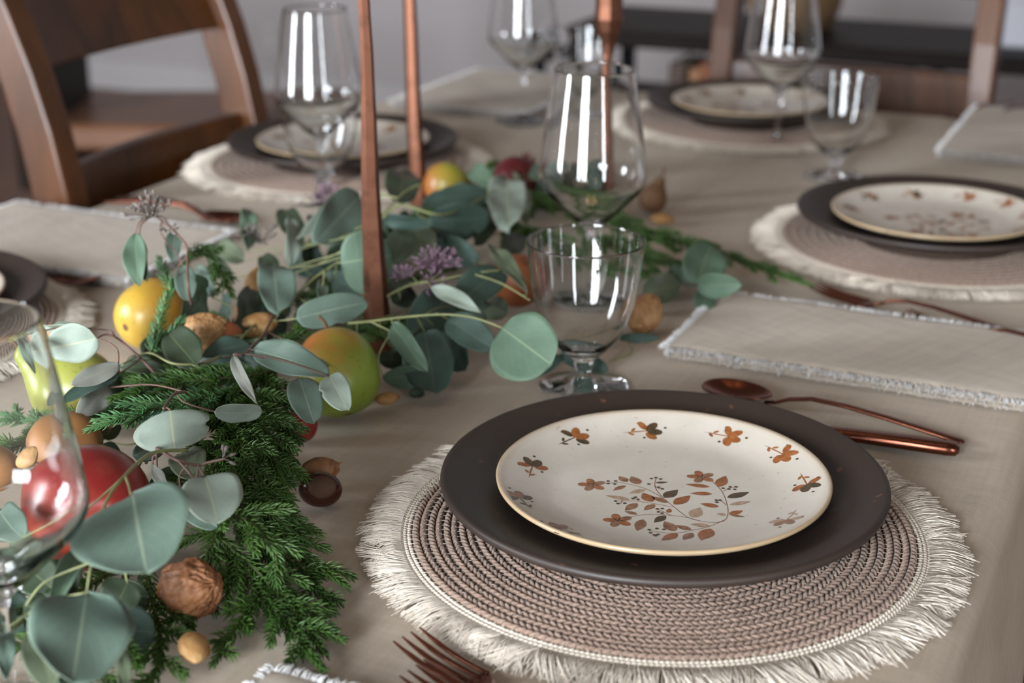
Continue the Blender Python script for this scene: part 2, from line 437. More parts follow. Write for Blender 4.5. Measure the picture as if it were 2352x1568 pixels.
# ---------------------------------------------------------------- place settings
MAT_T = 0.0075
CH1 = Vector((.0944, .8757, .0251)); _r = (CH1 - Vector((0, 0, H0))).normalized(); CH1 = CH1 + _r * (.005 / _r.z)
SALC = Vector((CH1.x, CH1.y, MAT_T + .0076))
def make_mat():
    t = thing('placemat', 'round braided taupe placemat with cream fringe under the nearest full plate setting', 'placemat', (.0910, .8420, 0), group='fringed round placemats')
    rng = random.Random(3)
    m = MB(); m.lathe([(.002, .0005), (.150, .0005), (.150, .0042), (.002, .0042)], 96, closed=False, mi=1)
    rw = .0094
    r = .152 - rw / 2
    k = 0
    while r > .078:
        cnt = int(2 * math.pi * r / .0045); ph = rng.random()
        for i in range(cnt):
            for row in (-1, 1):
                a = 2 * math.pi * (i + ph + (.5 if row > 0 else 0)) / cnt
                rr = r + row * .0022
                c = Vector((rr * math.cos(a), rr * math.sin(a), .0042 + rng.uniform(-.0002, .0002)))
                th = a + math.pi / 2 + row * R(27) + rng.uniform(-.08, .08)
                ax = Vector((math.cos(th), math.sin(th), 0)) * .0046
                ay = Vector((-math.sin(th), math.cos(th), 0)) * .0016
                ax.z = row * .0002
                m.ellipsoid(c, ax, ay, Vector((0, 0, .0031)), 7, 4)
        r -= rw; k += 1
    local('braided_coil', m, [M['rope'], M['gap']], t)
    m = MB(); r = .152
    while r > .085:
        cnt = int(2 * math.pi * r / .0062)
        for i in range(cnt):
            a = 2 * math.pi * i / cnt + rng.uniform(-.003, .003); b = a + rng.choice((-1, 1)) * .004
            m.tube([(math.cos(a) * (r - .0034), math.sin(a) * (r - .0034), .0066), ((math.cos(a) + math.cos(b)) / 2 * r, (math.sin(a) + math.sin(b)) / 2 * r, .0060),
                    (math.cos(b) * (r + .0030), math.sin(b) * (r + .0030), .0066)], .00022, 3)
        r -= rw
    local('stitching', m, M['stitch'], t)
    m = MB(); 
    for rr, zz in ((.1535, .0050), (.1560, .0046), (.1582, .0040)):
        cnt = int(2 * math.pi * rr / .0030)
        for i in range(cnt):
            a = 2 * math.pi * (i + (rr * 777 % 1)) / cnt; th = a + math.pi / 2 + .5
            m.ellipsoid(Vector((rr * math.cos(a), rr * math.sin(a), zz - .0012)), Vector((math.cos(th), math.sin(th), 0)) * .0024,
                        Vector((-math.sin(th), math.cos(th), 0)) * .0014, Vector((0, 0, .0020)), 5, 4)
    local('woven_band', m, M['header'], t)
    m = MB(); NC = 84
    for ly in range(3):
        NN = 1250
        for i in range(NN):
            a = 2 * math.pi * (i + rng.random()) / NN
            cl = (a / (2 * math.pi) * NC + .35 * math.sin(a * 5)) ; ci = round(cl); ca = 2 * math.pi * ci / NC
            h = mnoise.noise(Vector((ci * 3.7, ly * 9.1, 0)))
            h2 = mnoise.noise(Vector((ci * 1.9, 50, ly * 2.0)))
            Ln = (.0232 + .0065 * h + rng.uniform(-.0024, .0020) + (.005 if rng.random() < .012 else 0)) * (.9 if ly == 2 else 1)
            conv = .35 * (ca - a); sw = .15 * h2 + rng.gauss(0, .022)
            z0 = .0035 - .0006 * ly + .001; zl = max(.0006, .0030 + .0026 * h - .0010 * ly + rng.uniform(-.0006, .001)); lift = .0018 + .002 * max(0, h2)
            pts = []
            wv = rng.uniform(-.0006, .0006); wp = rng.uniform(0, 6)
            for s_ in (0, .25, .5, .75, 1.0):
                rr = .1585 + Ln * s_; aa = a + (conv * s_ + sw * s_ ** 1.6) + wv * math.sin(s_ * 7 + wp) / .17
                z = z0 * (1 - s_) + zl * s_ * (1 - .35 * s_) + lift * math.sin(math.pi * min(1, s_ * 1.1))
                pts.append((rr * math.cos(aa), rr * math.sin(aa), max(z, .0006)))
            m.tube(pts, [.00042, .00042, .0004, .00038, .00022], 3, caps=False)
    local('fringe', m, M['fringe'], t)
    return t
CZ = 1.20
def make_charger():
    t = thing('charger_plate', 'large matte dark brown charger plate under the nearest cream plate', 'plate', (CH1.x, CH1.y, MAT_T), group='brown charger plates')
    pr = [(.0005, .0022), (.052, .0022), (.054, 0), (.060, 0), (.064, .002), (.095, .0052), (.120, .0098), (.1335, .0136),
          (.1364, .0149), (.1376, .0168), (.1373, .0186), (.1358, .0195), (.1338, .0193), (.126, .0165), (.108, .0108), (.092, .0077), (.080, .0066), (.06, .0062), (.0005, .0062)]
    pr = [(r_, z_ * CZ) for r_, z_ in pr]
    m = MB(); m.lathe(pr, 128); o = local('body', m, M['charger'], t)
    return t
SAL = [(.056, .0042), (.066, .0046), (.075, .0060), (.086, .0092), (.094, .0120), (.0995, .0138)]
def sal_z(r):
    if r <= SAL[0][0]: return SAL[0][1]
    for (a, b), (c, d_) in zip(SAL, SAL[1:]):
        if r <= c: return b + (d_ - b) * (r - a) / (c - a)
    return SAL[-1][1]
def make_salad():
    t = thing('salad_plate', 'cream plate with painted flower sprays on the nearest brown charger', 'plate', SALC, group='cream painted plates')
    pr = [(.0005, .0012), (.045, .0012), (.047, 0), (.052, 0), (.055, .0010), (.078, .0036), (.095, .0086), (.1010, .0110), (.1030, .0126), (.1032, .0142), (.1020, .0150)] + \
         [(r, z) for r, z in reversed(SAL)] + [(.03, .0042), (.0005, .0042)]
    m = MB(); m.lathe(pr, 144)
    sc, ox, oy = 2.6133, 1100, 900
    def W(x, y):                                     # a brush mark's place on the plate
        z = SALC.z + .0045
        for _ in range(4):
            P = at(ox + x / sc, oy + y / sc, z); rr = (P - SALC).xy.length; z = SALC.z + sal_z(rr)
        return (P - SALC).xy.copy()
    def up(p, dz=.00012): return Vector((p.x, p.y, sal_z(p.length) + dz))
    def poly(ps, mi, dz=.00012):
        c = Vector((0, 0))
        for p in ps: c += p / len(ps)
        vs = [up(c, dz)] + [up(p, dz) for p in ps]; n_ = len(ps)
        m.add(vs, [(0, 1 + i, 1 + (i + 1) % n_) for i in range(n_)], mi)
    def leaf(a, b, wd, mi):
        A, B = W(*a), W(*b); ax = B - A; L = ax.length; wdt = wd / sc * .95 / F * 2.05
        e = ax.normalized(); p = Vector((-e.y, e.x)); half = wdt * .5
        half = min(half, L * .3)
        pts = []
        for s_ in (0, .12, .28, .45, .62, .78, .9): pts.append(A + ax * s_ + p * half * math.sin(math.pi * s_ ** .8) * (1.05) + p * L * .06 * s_ * s_)
        pts.append(B + p * L * .06)
        for s_ in (.9, .78, .62, .45, .28, .12): pts.append(A + ax * s_ - p * half * math.sin(math.pi * s_ ** .8) * .95 + p * L * .06 * s_ * s_)
        poly(pts, mi)
    def blob(c, r_, mi, asp=1.0, ang=0, dz=.00013):
        pts = []
        for k in range(10):
            a = 2 * math.pi * k / 10; q = Vector((math.cos(a) * r_, math.sin(a) * r_ * asp)); q.rotate(Matrix.Rotation(ang, 2)); pts.append(c + q)
        poly(pts, mi, dz)
    def line(pts, wd, mi):
        P = [W(*p) for p in pts]
        # smooth
        Q = []
        for i in range(len(P) - 1):
            p0 = P[max(i - 1, 0)]; p1 = P[i]; p2 = P[i + 1]; p3 = P[min(i + 2, len(P) - 1)]
            for s_ in (0, .25, .5, .75):
                Q.append(.5 * ((2 * p1) + (p2 - p0) * s_ + (2 * p0 - 5 * p1 + 4 * p2 - p3) * s_ ** 2 + (3 * p1 - p0 - 3 * p2 + p3) * s_ ** 3))
        Q.append(P[-1]); vs = []
        for i, q in enumerate(Q):
            tt = (Q[min(i + 1, len(Q) - 1)] - Q[max(i - 1, 0)]).normalized(); p = Vector((-tt.y, tt.x)) * wd
            vs += [up(q + p, .0001), up(q - p, .0001)]
        m.add(vs, [(2 * i, 2 * i + 1, 2 * i + 3, 2 * i + 2) for i in range(len(Q) - 1)], mi)
    for s_ in ([(750, 548), (850, 545), (930, 560), (1010, 585), (1100, 635), (1170, 690), (1250, 750), (1330, 775), (1430, 783), (1480, 765), (1495, 720), (1485, 660), (1460, 600), (1420, 555), (1380, 525), (1335, 510)],
               [(820, 655), (940, 655), (1060, 672), (1130, 685), (1170, 690)], [(885, 755), (960, 740), (1050, 735), (1140, 740), (1240, 752), (1330, 775)],
               [(1020, 830), (1100, 843), (1190, 846), (1290, 828), (1380, 808), (1480, 765)], [(1062, 520), (1055, 560), (1070, 595), (1100, 630)],
               [(1055, 565), (1080, 580), (1100, 582)], [(1470, 595), (1500, 578), (1540, 572)], [(1485, 680), (1455, 655), (1425, 650)],
               [(1150, 740), (1110, 720), (1075, 705)], [(960, 655), (940, 640), (925, 640)], [(860, 650), (850, 668), (835, 670)]):
        line(s_, .00022, 2)
    lv = [(890,540,845,505,35,2),(960,555,920,505,35,2),(880,562,800,590,20,2),(1000,585,895,607,22,4),(1060,545,1138,543,14,3),(1110,635,1200,590,38,3),
          (1170,675,1275,625,38,1),(1135,665,1040,625,25,2),(1040,660,990,605,38,1),(950,668,870,710,30,2),(905,648,760,617,22,4),(1055,675,985,708,25,2),
          (1135,725,1150,700,20,1),(1120,742,1045,782,28,3),(950,735,875,713,18,2),(985,765,940,832,34,2),(1280,755,1335,695,40,4),(1175,835,1120,775,38,2),
          (1190,848,1088,890,34,1),(1275,828,1180,797,24,2),(1280,845,1220,887,30,2),(1390,820,1320,888,46,1),(1385,805,1270,790,24,4),(1435,570,1490,505,36,1),
          (1385,570,1240,550,24,1),(1400,612,1265,605,24,1),(1440,690,1330,667,26,1),(1490,635,1628,605,32,3),(1505,678,1635,660,22,4),(1500,735,1588,715,24,1),
          (1510,738,1595,752,14,2),(1485,740,1430,728,18,4)]
    for a, b, c, d_, wd, mi in lv: leaf((a, b), (c, d_), wd, mi)
    for fx, fy in ((680, 558), (1333, 510), (835, 772)):
        c = W(fx, fy)
        for k in range(5):
            a = 2 * math.pi * k / 5 + .5; e = Vector((math.cos(a), math.sin(a)))
            blob(c + e * .0050, .0042, 1 if k % 3 else 2, .66, a, .00013)
        blob(c, .0010, 3, dz=.0002)
    for bx, by in [(775,535),(775,550),(820,535),(815,553),(1020,553),(1035,520),(1062,515),(1090,523),(1080,572),(1100,582),(820,655),(835,670),(875,668),(925,640),(940,632),(955,645),
                   (1070,702),(1100,700),(1078,720),(1100,728),(1022,827),(1030,845),(1068,820),(1060,862),(1075,855),(1110,825),(1052,858),(1465,578),(1508,570),(1543,570),(1535,585),(1500,583),(1425,650),(1447,650),(1428,662)]:
        blob(W(bx, by), .00115, 3)
    mm = [((570, 262), 1, 3), ((1000, 207), 3, 1), ((1485, 240), 1, 1), ((1815, 360), 1, 1), ((1965, 550), 3, 1), ((1850, 765), 2, 4), ((500, 825), 2, 2), ((250, 640), 2, 3), ((320, 450), 3, 1)]
    for (mx, my), c1, c2 in mm:
        p = W(mx, my); a = math.atan2(p.y, p.x); cw = Vector((math.sin(a), -math.cos(a))); rd = Vector((math.cos(a), math.sin(a)))
        def L_(x, y): return p + (cw * x + rd * y) * 1.3
        an = math.atan2(cw.y, cw.x)
        blob(L_(.0035, .0028), 0.0055, c1, .55, an + .75); blob(L_(.0048, -.001), 0.0052, c1, .62, an - .15); blob(L_(.0025, -.0040), 0.0047, c2, .6, an - .9)
        blob(L_(-.001, .004), 0.0044, c2, .55, an + 2.1)
        ps = [L_(-.0125, -.0016), L_(-.006, -.0002), L_(.001, .0004), L_(.001, -.0002), L_(-.006, -.0010)]; poly(ps, c2)
        blob(L_(-.0062, .0010), .0020, c2, .5, an + .8); blob(L_(-.0075, -.0022), .0022, c2, .45, an - .5)
        for dx, dy in ((-.003, .0058), (-.0012, -.0052), (.0105, .0018)): blob(L_(dx, dy), .0010, 3)
    local('body', m, [M['cream'], M['p_rust'], M['p_brown'], M['p_dark'], M['p_pale']], t)
    return t
mat0 = make_mat(); ch0 = make_charger(); sa0 = make_salad()
SPOTS = [((.4289, 1.5043), 'at the right edge beyond the folded napkin', 0),
         ((.3226, 2.0737), 'at the far end in front of the empty chair', 12),
         ((-.2043, 1.8359), 'on the far left behind the two candlesticks', -8)]
C5 = at(93, 668, .0251) - Vector((.1376, .004, 0))
SPOTS.append(((C5.x, C5.y), 'cut off by the picture edge beside the yellow pears', 5))
for (x, y), wh, rz in SPOTS:
    _p = Vector((x, y, .0251)); _r = _p - Vector((0, 0, H0)); _p += _r * (-.005 / (H0 - .0251)) * -1 * -1; x, y = _p.x, _p.y
    cut = 'cut off' in wh
    dup(mat0, (x - .003, y - .022, 0), R(rz * 7), 'round fringed placemat ' + wh)
    dup(ch0, (x, y, MAT_T), R(rz), 'dark brown charger plate ' + wh)
    dup(sa0, (x, y, SALC.z), 0, 'cream flower painted plate ' + wh)

# ---------------------------------------------------------------- glasses
def wineglass_mesh():
    out = [(.0370, .0), (.0373, .0007), (.036, .0013), (.026, .0022), (.014, .0040), (.0065, .0065), (.0042, .011), (.0035, .02), (.0034, .045), (.0038, .058), (.0056, .0655),
           (.010, .0705), (.018, .0775), (.028, .0875), (.037, .0965), (.0430, .1030), (.0460, .1090), (.0467, .1150), (.0462, .1215), (.0440, .138), (.0405, .162), (.0368, .186), (.0350, .197), (.0340, .2035), (.0337, .2050)]
    inn = [(.0335, .2055), (.0331, .2055), (.0328, .2050), (.0331, .2035), (.0341, .197), (.0359, .186), (.0395, .162), (.0430, .138), (.0452, .1215), (.0457, .1155), (.0450, .1100), (.0420, .1045), (.036, .0983), (.027, .0896), (.017, .0800), (.008, .0735), (.0004, .0720)]
    m = MB(); m.lathe([(.0004, 0)] + out + inn, 96); return m
def goblet_mesh():
    out = [(.0345, .0), (.0348, .0007), (.0335, .0013), (.022, .0018), (.011, .0034), (.0062, .0075), (.0052, .0120), (.0070, .0165), (.0078, .0190), (.0072, .0215),
           (.011, .0255), (.0185, .0315), (.0265, .0405), (.0330, .0530), (.0375, .0680), (.0402, .0840), (.0420, .1000), (.0430, .1090), (.0434, .1136), (.0435, .1150)]
    inn = [(.0433, .1155), (.0429, .1155), (.0426, .1150), (.0425, .1136), (.0421, .1090), (.0411, .1000), (.0393, .0840), (.0366, .0680), (.0320, .0535), (.0256, .0418), (.017, .0335), (.009, .0300), (.0004, .0290)]
    m = MB(); m.lathe([(.0004, 0)] + out + inn, 96); return m
wg = wineglass_mesh().build('wine_glass', M['glass'])
P = at(1361, 408, .113)
wg.location = (P.x, P.y, .0008)
tag(wg, 'tall angular wine glass directly behind the footed water goblet', 'glass', 'angular wine glasses')
def copy_glass(o, x, y, label):
    c = o.copy(); COL.objects.link(c); c.location = (x, y, .0008); c['label'] = label; return c
P = at(732, 222, .113); copy_glass(wg, P.x, P.y, 'tall angular wine glass in front of the far left plate')
P = at(1797, 126, .113); copy_glass(wg, P.x, P.y, 'tall angular wine glass beside the goblet at the far end plate')
P = at(1202, 84, .113); copy_glass(wg, P.x, P.y, 'tall angular wine glass far back, in front of the bare grey wall')
P = at(-31, 1172, .113); copy_glass(wg, P.x, P.y, 'tall angular wine glass close up, cut off by the picture edge before the pomegranate')
gb = goblet_mesh().build('water_goblet', M['glass']); P = at(1340, 890, 0)
gb.location = (P.x, P.y, .0008)
tag(gb, 'short footed water goblet behind the nearest plate', 'glass', 'footed water goblets')
P = at(1915, 408, 0); copy_glass(gb, P.x, P.y, 'short footed water goblet between the far wine glass and the right edge plate')
P = at(742, 455, 0); copy_glass(gb, P.x, P.y, 'short footed water goblet seen through the left wine glass')
P = at(1338, 268, 0); copy_glass(gb, P.x, P.y, 'short footed water goblet seen beyond the central wine glass')

# ---------------------------------------------------------------- candlesticks
def candlestick(base, top, hgt, label, rb, rt, seed):
    rg = random.Random(seed)
    t = thing('candlestick', label, 'candlestick', base, group='tall copper candlesticks')
    m = MB(); K = 26; vs = []; n = 6
    tw = rg.uniform(0, 1)
    for i in range(K + 1):
        s_ = i / K; z = hgt * s_
        r_ = rt + (rb - rt) * (1 - s_) ** 1.5 + .00015 * rg.uniform(-1, 1)
        if s_ < .05: r_ = rb
        ox = (top[0] - base[0]) * s_ + .0006 * math.sin(s_ * 9 + seed); oy = (top[1] - base[1]) * s_
        for k in range(n):
            a = 2 * math.pi * k / n + tw + s_ * .12
            vs.append((ox + math.cos(a) * r_, oy + math.sin(a) * r_, z))
    m.add(vs, [(i * n + k, i * n + (k + 1) % n, (i + 1) * n + (k + 1) % n, (i + 1) * n + k) for i in range(K) for k in range(n)] + [tuple(range(n))[::-1], tuple(K * n + k for k in range(n))])
    local('shaft', m, M['candle_copper'], t, False)
    m = MB(); cx, cy = top[0] - base[0], top[1] - base[1]
    m.lathe([(.006, hgt - .002), (.0075, hgt + .008), (.0125, hgt + .022), (.0150, hgt + .034), (.0140, hgt + .048), (.0142, hgt + .062), (.0125, hgt + .062), (.0120, hgt + .040), (.001, hgt + .036)], 8, (cx, cy, 0))
    local('candle_cup', m, M['candle_copper'], t, False)
    return t
b1 = at(868, 812, 0); b2 = at(962, 476, 0); b3 = at(1400, 470, 0)
tp = lambda b, v_, u_: None
def top_at(b, hgt, u_at, v_at):                    # lean of the shaft towards where its upper end stands
    r = ray(u_at, v_at); tt = b.y / r.y; P = r * tt + Vector((0, 0, H0)); k = hgt / P.z
    return (b.x + (P.x - b.x) * k, b.y)
candlestick(b1, top_at(b1, .30, 838, 60), .30, 'tallest-looking copper candlestick rising from the middle of the garland', .0114, .0043, 1)
candlestick(b2, top_at(b2, .34, 941, 40), .34, 'copper candlestick behind the garland, before the far left plate', .0100, .0055, 2)
candlestick(b3, top_at(b3, .165, 1397, 100), .165, 'short copper candlestick with its cup showing above the central wine glass', .0095, .0048, 3)

# ---------------------------------------------------------------- cutlery
def path_on(pts, n=24):
    Q = []; P = [Vector(p) for p in pts]
    for i in range(len(P) - 1):
        p0 = P[max(i - 1, 0)]; p1 = P[i]; p2 = P[i + 1]; p3 = P[min(i + 2, len(P) - 1)]
        for j in range(6):
            s_ = j / 6
            Q.append(.5 * ((2 * p1) + (p2 - p0) * s_ + (2 * p0 - 5 * p1 + 4 * p2 - p3) * s_ ** 2 + (3 * p1 - p0 - 3 * p2 + p3) * s_ ** 3))
    Q.append(P[-1]); return Q
def strip(mb, prof, n=10):
    """prof: (x, z, half width, half thickness) along the tool's own x axis, rounded section"""
    vs = []
    for (x, z, hw, ht) in prof:
        for k in range(n):
            a = 2 * math.pi * k / n; c, s = math.cos(a), math.sin(a)
            c = math.copysign(abs(c) ** .7, c); s = math.copysign(abs(s) ** .7, s)
            vs.append((x, c * hw, z + s * ht))
    L = len(prof)
    mb.add(vs, [(i * n + k, (i + 1) * n + k, (i + 1) * n + (k + 1) % n, i * n + (k + 1) % n) for i in range(L - 1) for k in range(n)] + [tuple(range(n)), tuple((L - 1) * n + k for k in range(n))[::-1]])
HAND = [(.058, .0045, .0022, .0014), (.068, .0090, .0019, .0015), (.085, .0125, .0021, .0015), (.11, .0120, .0027, .0015), (.14, .0090, .0033, .0015), (.17, .0052, .0038, .0015), (.188, .0028, .0040, .0015), (.193, .0024, .0034, .0014), (.195, .0023, .0015, .0008)]
def fork(label, loc, rz, z=0, group='copper coloured forks', tilt=0):
    t = thing('fork', label, 'fork', (loc[0], loc[1], z), rz, group); t.rotation_euler = (0, tilt, rz)
    m = MB(); strip(m, [(.044, .0030, .0098, .0008), (.048, .0022, .0102, .0010), (.053, .0024, .0075, .0012), HAND[0]] + HAND[1:]); local('handle', m, M['copper'], t)
    for k in range(4):
        y = (k - 1.5) * .0060
        m = MB(); pts = [(-.004, y * 1.06, .0098), (.006, y * 1.04, .0070), (.018, y * 1.02, .0046), (.032, y, .0034), (.046, y, .0028)]
        m.tube(path_on(pts), [.0005 + .0011 * min(1, i / 8) for i in range(25)], 8, flat=.75); local('tine', m, M['copper'], t)
    return t
def spoon(label, loc, rz, z=0, group='copper coloured spoons'):
    t = thing('spoon', label, 'spoon', (loc[0], loc[1], z), rz, group)
    m = MB(); strip(m, [(.050, .0032, .0026, .0013)] + HAND); local('handle', m, M['copper'], t)
    m = MB(); nu, nv = 14, 24; vs = []
    for i in range(nu + 1):
        q = i / nu
        for k in range(nv):
            a = 2 * math.pi * k / nv; x = math.cos(a); y = math.sin(a)
            vs.append((.027 + x * .027 * q * (1 + .04 * x), y * .0185 * q * (1 - .12 * x), .0085 - .0068 * (1 - q * q)))
    fs = [(i * nv + k, i * nv + (k + 1) % nv, (i + 1) * nv + (k + 1) % nv, (i + 1) * nv + k) for i in range(nu) for k in range(nv)]
    m.add(vs, fs); o = local('bowl', m, M['copper'], t); s = o.modifiers.new('thickness', 'SOLIDIFY'); s.thickness = .0011; s.offset = -1
    return t
def knife(label, loc, rz, z=0, group='copper coloured knives'):
    t = thing('knife', label, 'knife', (loc[0], loc[1], z), rz, group)
    m = MB(); strip(m, [(.105, .004, .0040, .0022), (.115, .0044, .0052, .0034), (.15, .0048, .0058, .0040), (.19, .0050, .0066, .0044), (.214, .0050, .0070, .0044), (.220, .0050, .0062, .0040), (.2225, .0050, .0035, .0022)], 14); local('handle', m, M['copper'], t)
    m = MB(); strip(m, [(0, .0035, .0012, .0005), (.01, .0035, .0060, .0006), (.04, .0035, .0085, .0007), (.09, .0037, .0090, .0008), (.106, .004, .0042, .0015)]); local('blade', m, M['copper'], t)
    return t
def place(fn, label, p_head, p_end, L, z=0, zh=.006, head=False, **kw):
    A = at(p_head[0], p_head[1], zh + z); B = at(p_end[0], p_end[1], .003 + z)
    a = math.atan2(B.y - A.y, B.x - A.x); mid = A if head else B - Vector((math.cos(a), math.sin(a), 0)) * L
    return fn(label, (mid.x, mid.y), a, z + .0005, **kw)
place(spoon, 'copper spoon lying between the nearest charger and the folded napkin', (1700, 905), (2215, 1014), .195)
place(knife, 'copper knife with its blade under the rim of the nearest charger', (1800, 975), (2203, 1040), .2225)
place(fork, 'copper fork with its tines by the fringe, lying beyond the right hand napkin', (1878, 655), (2420, 790), .195, zh=.010, head=True)
fk = place(fork, 'copper fork between the right hand napkin and the placemat, half hidden by the napkin', (2085, 733), (2560, 840), .195, zh=.004, head=True)
# the two forks by the nearest placemat
A = at(934, 1454, .010)
fork('copper fork with long tines beside the nearest placemat fringe', (A.x + .003, A.y - .004), R(-42), .0005)
fork('copper fork mostly cut off below the long tined fork', (A.x + .008, A.y - .036), R(-36), .0005)
place(fork, 'copper fork on the cloth before the far left placemat, its handle towards the wooden chair', (500, 497), (262, 452), .195, zh=.006)
place(spoon, 'copper spoon beside the fork near the wooden chair', (430, 492), (235, 462), .195, zh=.004)
place(fork, 'copper fork leaning on the napkin behind the yellow pear', (205, 628), (-220, 560), .195, zh=.016, head=True)
place(fork, 'copper fork lying beside the leaning fork near the yellow pear', (218, 640), (-230, 590), .195, zh=.008, head=True)
place(fork, 'left copper fork of the pair before the far right napkin', (2055, 322), (2330, 232), .195, zh=.006)
place(fork, 'right copper fork of the pair before the far right napkin', (2118, 322), (2400, 240), .195, zh=.006)

# ---------------------------------------------------------------- napkins
def napkin(label, c_nd, sx, sy, rz=0, layers=3, th=.0045, seed=1, long_fray='y', z=0.0):
    """sx along N, sy along D; a stack of folded layers with frayed edges"""
    rg = random.Random(seed)
    P = nd(*c_nd); t = thing('napkin', label, 'napkin', (P.x, P.y, z), ROTN + rz, 'folded linen napkins')
    m = MB(); nx, ny = 40, 26
    for ly in range(layers):
        z0 = .0004 + ly * th; off = rg.uniform(-.0025, .0025); offy = rg.uniform(-.002, .002)
        hx, hy = sx / 2 - .001 * ly, sy / 2 - .0007 * ly
        vt = {}; 
        for sd in (0, 1):
            for i in range(nx + 1):
                for j in range(ny + 1):
                    x = -hx + 2 * hx * i / nx; y = -hy + 2 * hy * j / ny
                    e = min(1, min(hx - abs(x), hy - abs(y)) / .005)
                    wv = .0012 * mnoise.noise(Vector((x * 16, y * 16, seed + ly * .15))) * (ly + 1) / layers + .0006 * mnoise.noise(Vector((x * 60, y * 9, seed + ly)))
                    half = th * (.44 if e >= 1 else .44 * math.sqrt(max(0, 1 - (1 - e) ** 2)))
                    wob = .0016 * mnoise.noise(Vector((x * 25, y * 25, seed * 3 + ly * 7)))
                    vt[(sd, i, j)] = len(m.v); m.v.append((x + off + wob, y + offy + wob, z0 + th / 2 + wv + (half if sd else -half)))
        for i in range(nx):
            for j in range(ny):
                m.f.append((vt[(1, i, j)], vt[(1, i + 1, j)], vt[(1, i + 1, j + 1)], vt[(1, i, j + 1)])); m.m.append(0)
                m.f.append((vt[(0, i, j)], vt[(0, i, j + 1)], vt[(0, i + 1, j + 1)], vt[(0, i + 1, j)])); m.m.append(0)
    local('folded_cloth', m, M['napkin'], t)
    m = MB()
    for ly in range(layers):
        z0 = .0006 + ly * th + th * .5
        for side in range(4):
            Ls = sx if side < 2 else sy; cnt = int(Ls / .00075 * (1.5 if ly == layers - 1 else .35))
            for i in range(cnt):
                u = rg.uniform(-.5, .5) * Ls
                hx, hy = sx / 2, sy / 2
                sgn = -1 if side % 2 == 0 else 1
                lw = .0055 * (.6 + .8 * abs(mnoise.noise(Vector((u * 40, side * 3.3, ly + seed))))) + rg.uniform(-.001, .001)
                if ly < layers - 1: lw *= .35
                if side < 2: b = Vector((u, sgn * (hy - .003), z0)); o = Vector((rg.gauss(0, .25), sgn, 0))
                else: b = Vector((sgn * (hx - .003), u, z0)); o = Vector((sgn, rg.gauss(0, .25), 0))
                o.normalize(); e = b + o * (lw + .002); dz = rg.uniform(-.0012, .0018)
                md = b + o * (lw * .6) + Vector((rg.gauss(0, .0005), rg.gauss(0, .0005), dz + .0004)); e.z = max(.0006, e.z + dz * 1.2 - .0006)
                m.tube([b, md, e], [.00045, .00042, .0003], 3, caps=False)
    local('frayed_edge', m, M['fray'], t)
    return t
napkin('folded linen napkin with frayed edges between the nearest charger and the right edge plate', (-.219, 1.168), .292, .156, 0, 3, .0036, 11)
napkin('folded linen napkin with frayed edges behind the yellow pear', (-1.000, 1.142), .275, .172, 0, 3, .0036, 12)
napkin('folded linen napkin hanging out of frame at the far right', (-.205, 2.025), .170, .300, 0, 3, .0036, 13)
napkin('folded linen napkin at the far table corner before the grey wall', (-.935, 2.010), .205, .290, 0, 3, .0036, 14)
P = at(628, 1512, .010) + N * .15 - D * .078; napkin('pinkish linen napkin corner just showing at the bottom beside the fork', (P.dot(N), P.dot(D)), .30, .150, R(0), 2, .0044, 15)

# ---------------------------------------------------------------- chairs
def side_chair(label, org, rz, wide=None):
    """own frame: origin on the floor below the back, +x points to the table"""
    t = thing('dining_chair', label, 'chair', org, rz, 'dark wooden dining chairs')
    Wd = .1825 if not wide else wide
    def prof(z): # z above the floor -> x
        if z > .75: return -(.12 * (z - .75) + 0.72 * (z - .75) ** 2)
        if z > .45: return .12 * (.75 - z)
        return .036 - .10 * ((.45 - z) / .45) ** 2
    for sy in (-1, 1):
        m = MB(); K = 16; vs = []
        for i in range(K + 1):
            z = 1.02 * i / K; x = prof(z); wx = .026 - .004 * abs(z - .5); wy = .0175
            for (a, b) in ((-1, -1), (1, -1), (1, 1), (-1, 1)): vs.append((x + a * wx, sy * Wd + b * wy, z))
        m.add(vs, [(i * 4 + k, i * 4 + (k + 1) % 4, (i + 1) * 4 + (k + 1) % 4, (i + 1) * 4 + k) for i in range(K) for k in range(4)] + [(3, 2, 1, 0), tuple(K * 4 + k for k in range(4))])
        o = local('back_post', m, M['chairwood'], t, False); bv = o.modifiers.new('bevel', 'BEVEL'); bv.width = .004; bv.segments = 2
    def rail(nm, z0, z1, bow=.02):
        m = MB(); K = 14; vs = []
        for i in range(K + 1):
            y = -Wd + 2 * Wd * i / K; bx = -bow * (1 - (y / Wd) ** 2)
            for (z, a) in ((z0, -1), (z0, 1), (z1, 1), (z1, -1)):
                x = prof(z) + bx + a * .011; vs.append((x, y, z))
        m.add(vs, [(i * 4 + k, i * 4 + (k + 1) % 4, (i + 1) * 4 + (k + 1) % 4, (i + 1) * 4 + k) for i in range(K) for k in range(4)] + [(3, 2, 1, 0), tuple(K * 4 + k for k in range(4))])
        o = local(nm, m, M['chairwood'], t, False); bv = o.modifiers.new('bevel', 'BEVEL'); bv.width = .004; bv.segments = 2
    rail('top_rail', .888, 1.01); rail('lower_rail', .685, .782)
    m = MB(); m.box((.25, 0, .445), (.42, .44, .035), bev=.012); local('seat', m, M['chairwood'], t, False)
    for sy in (-1, 1):
        m = MB(); m.tube([(.41, sy * .20, 0), (.41, sy * .20, .43)], [.016, .021], 4); local('leg', m, M['chairwood'], t, False)
        m = MB(); m.box((.22, sy * .205, .2), (.40, .018, .03)); local('stretcher', m, M['chairwood'], t, False)
    return t
P = nd(-1.120, 1.458, FL)
side_chair('dark wooden chair with broad curved top rail behind the left napkin', P, ROTN)
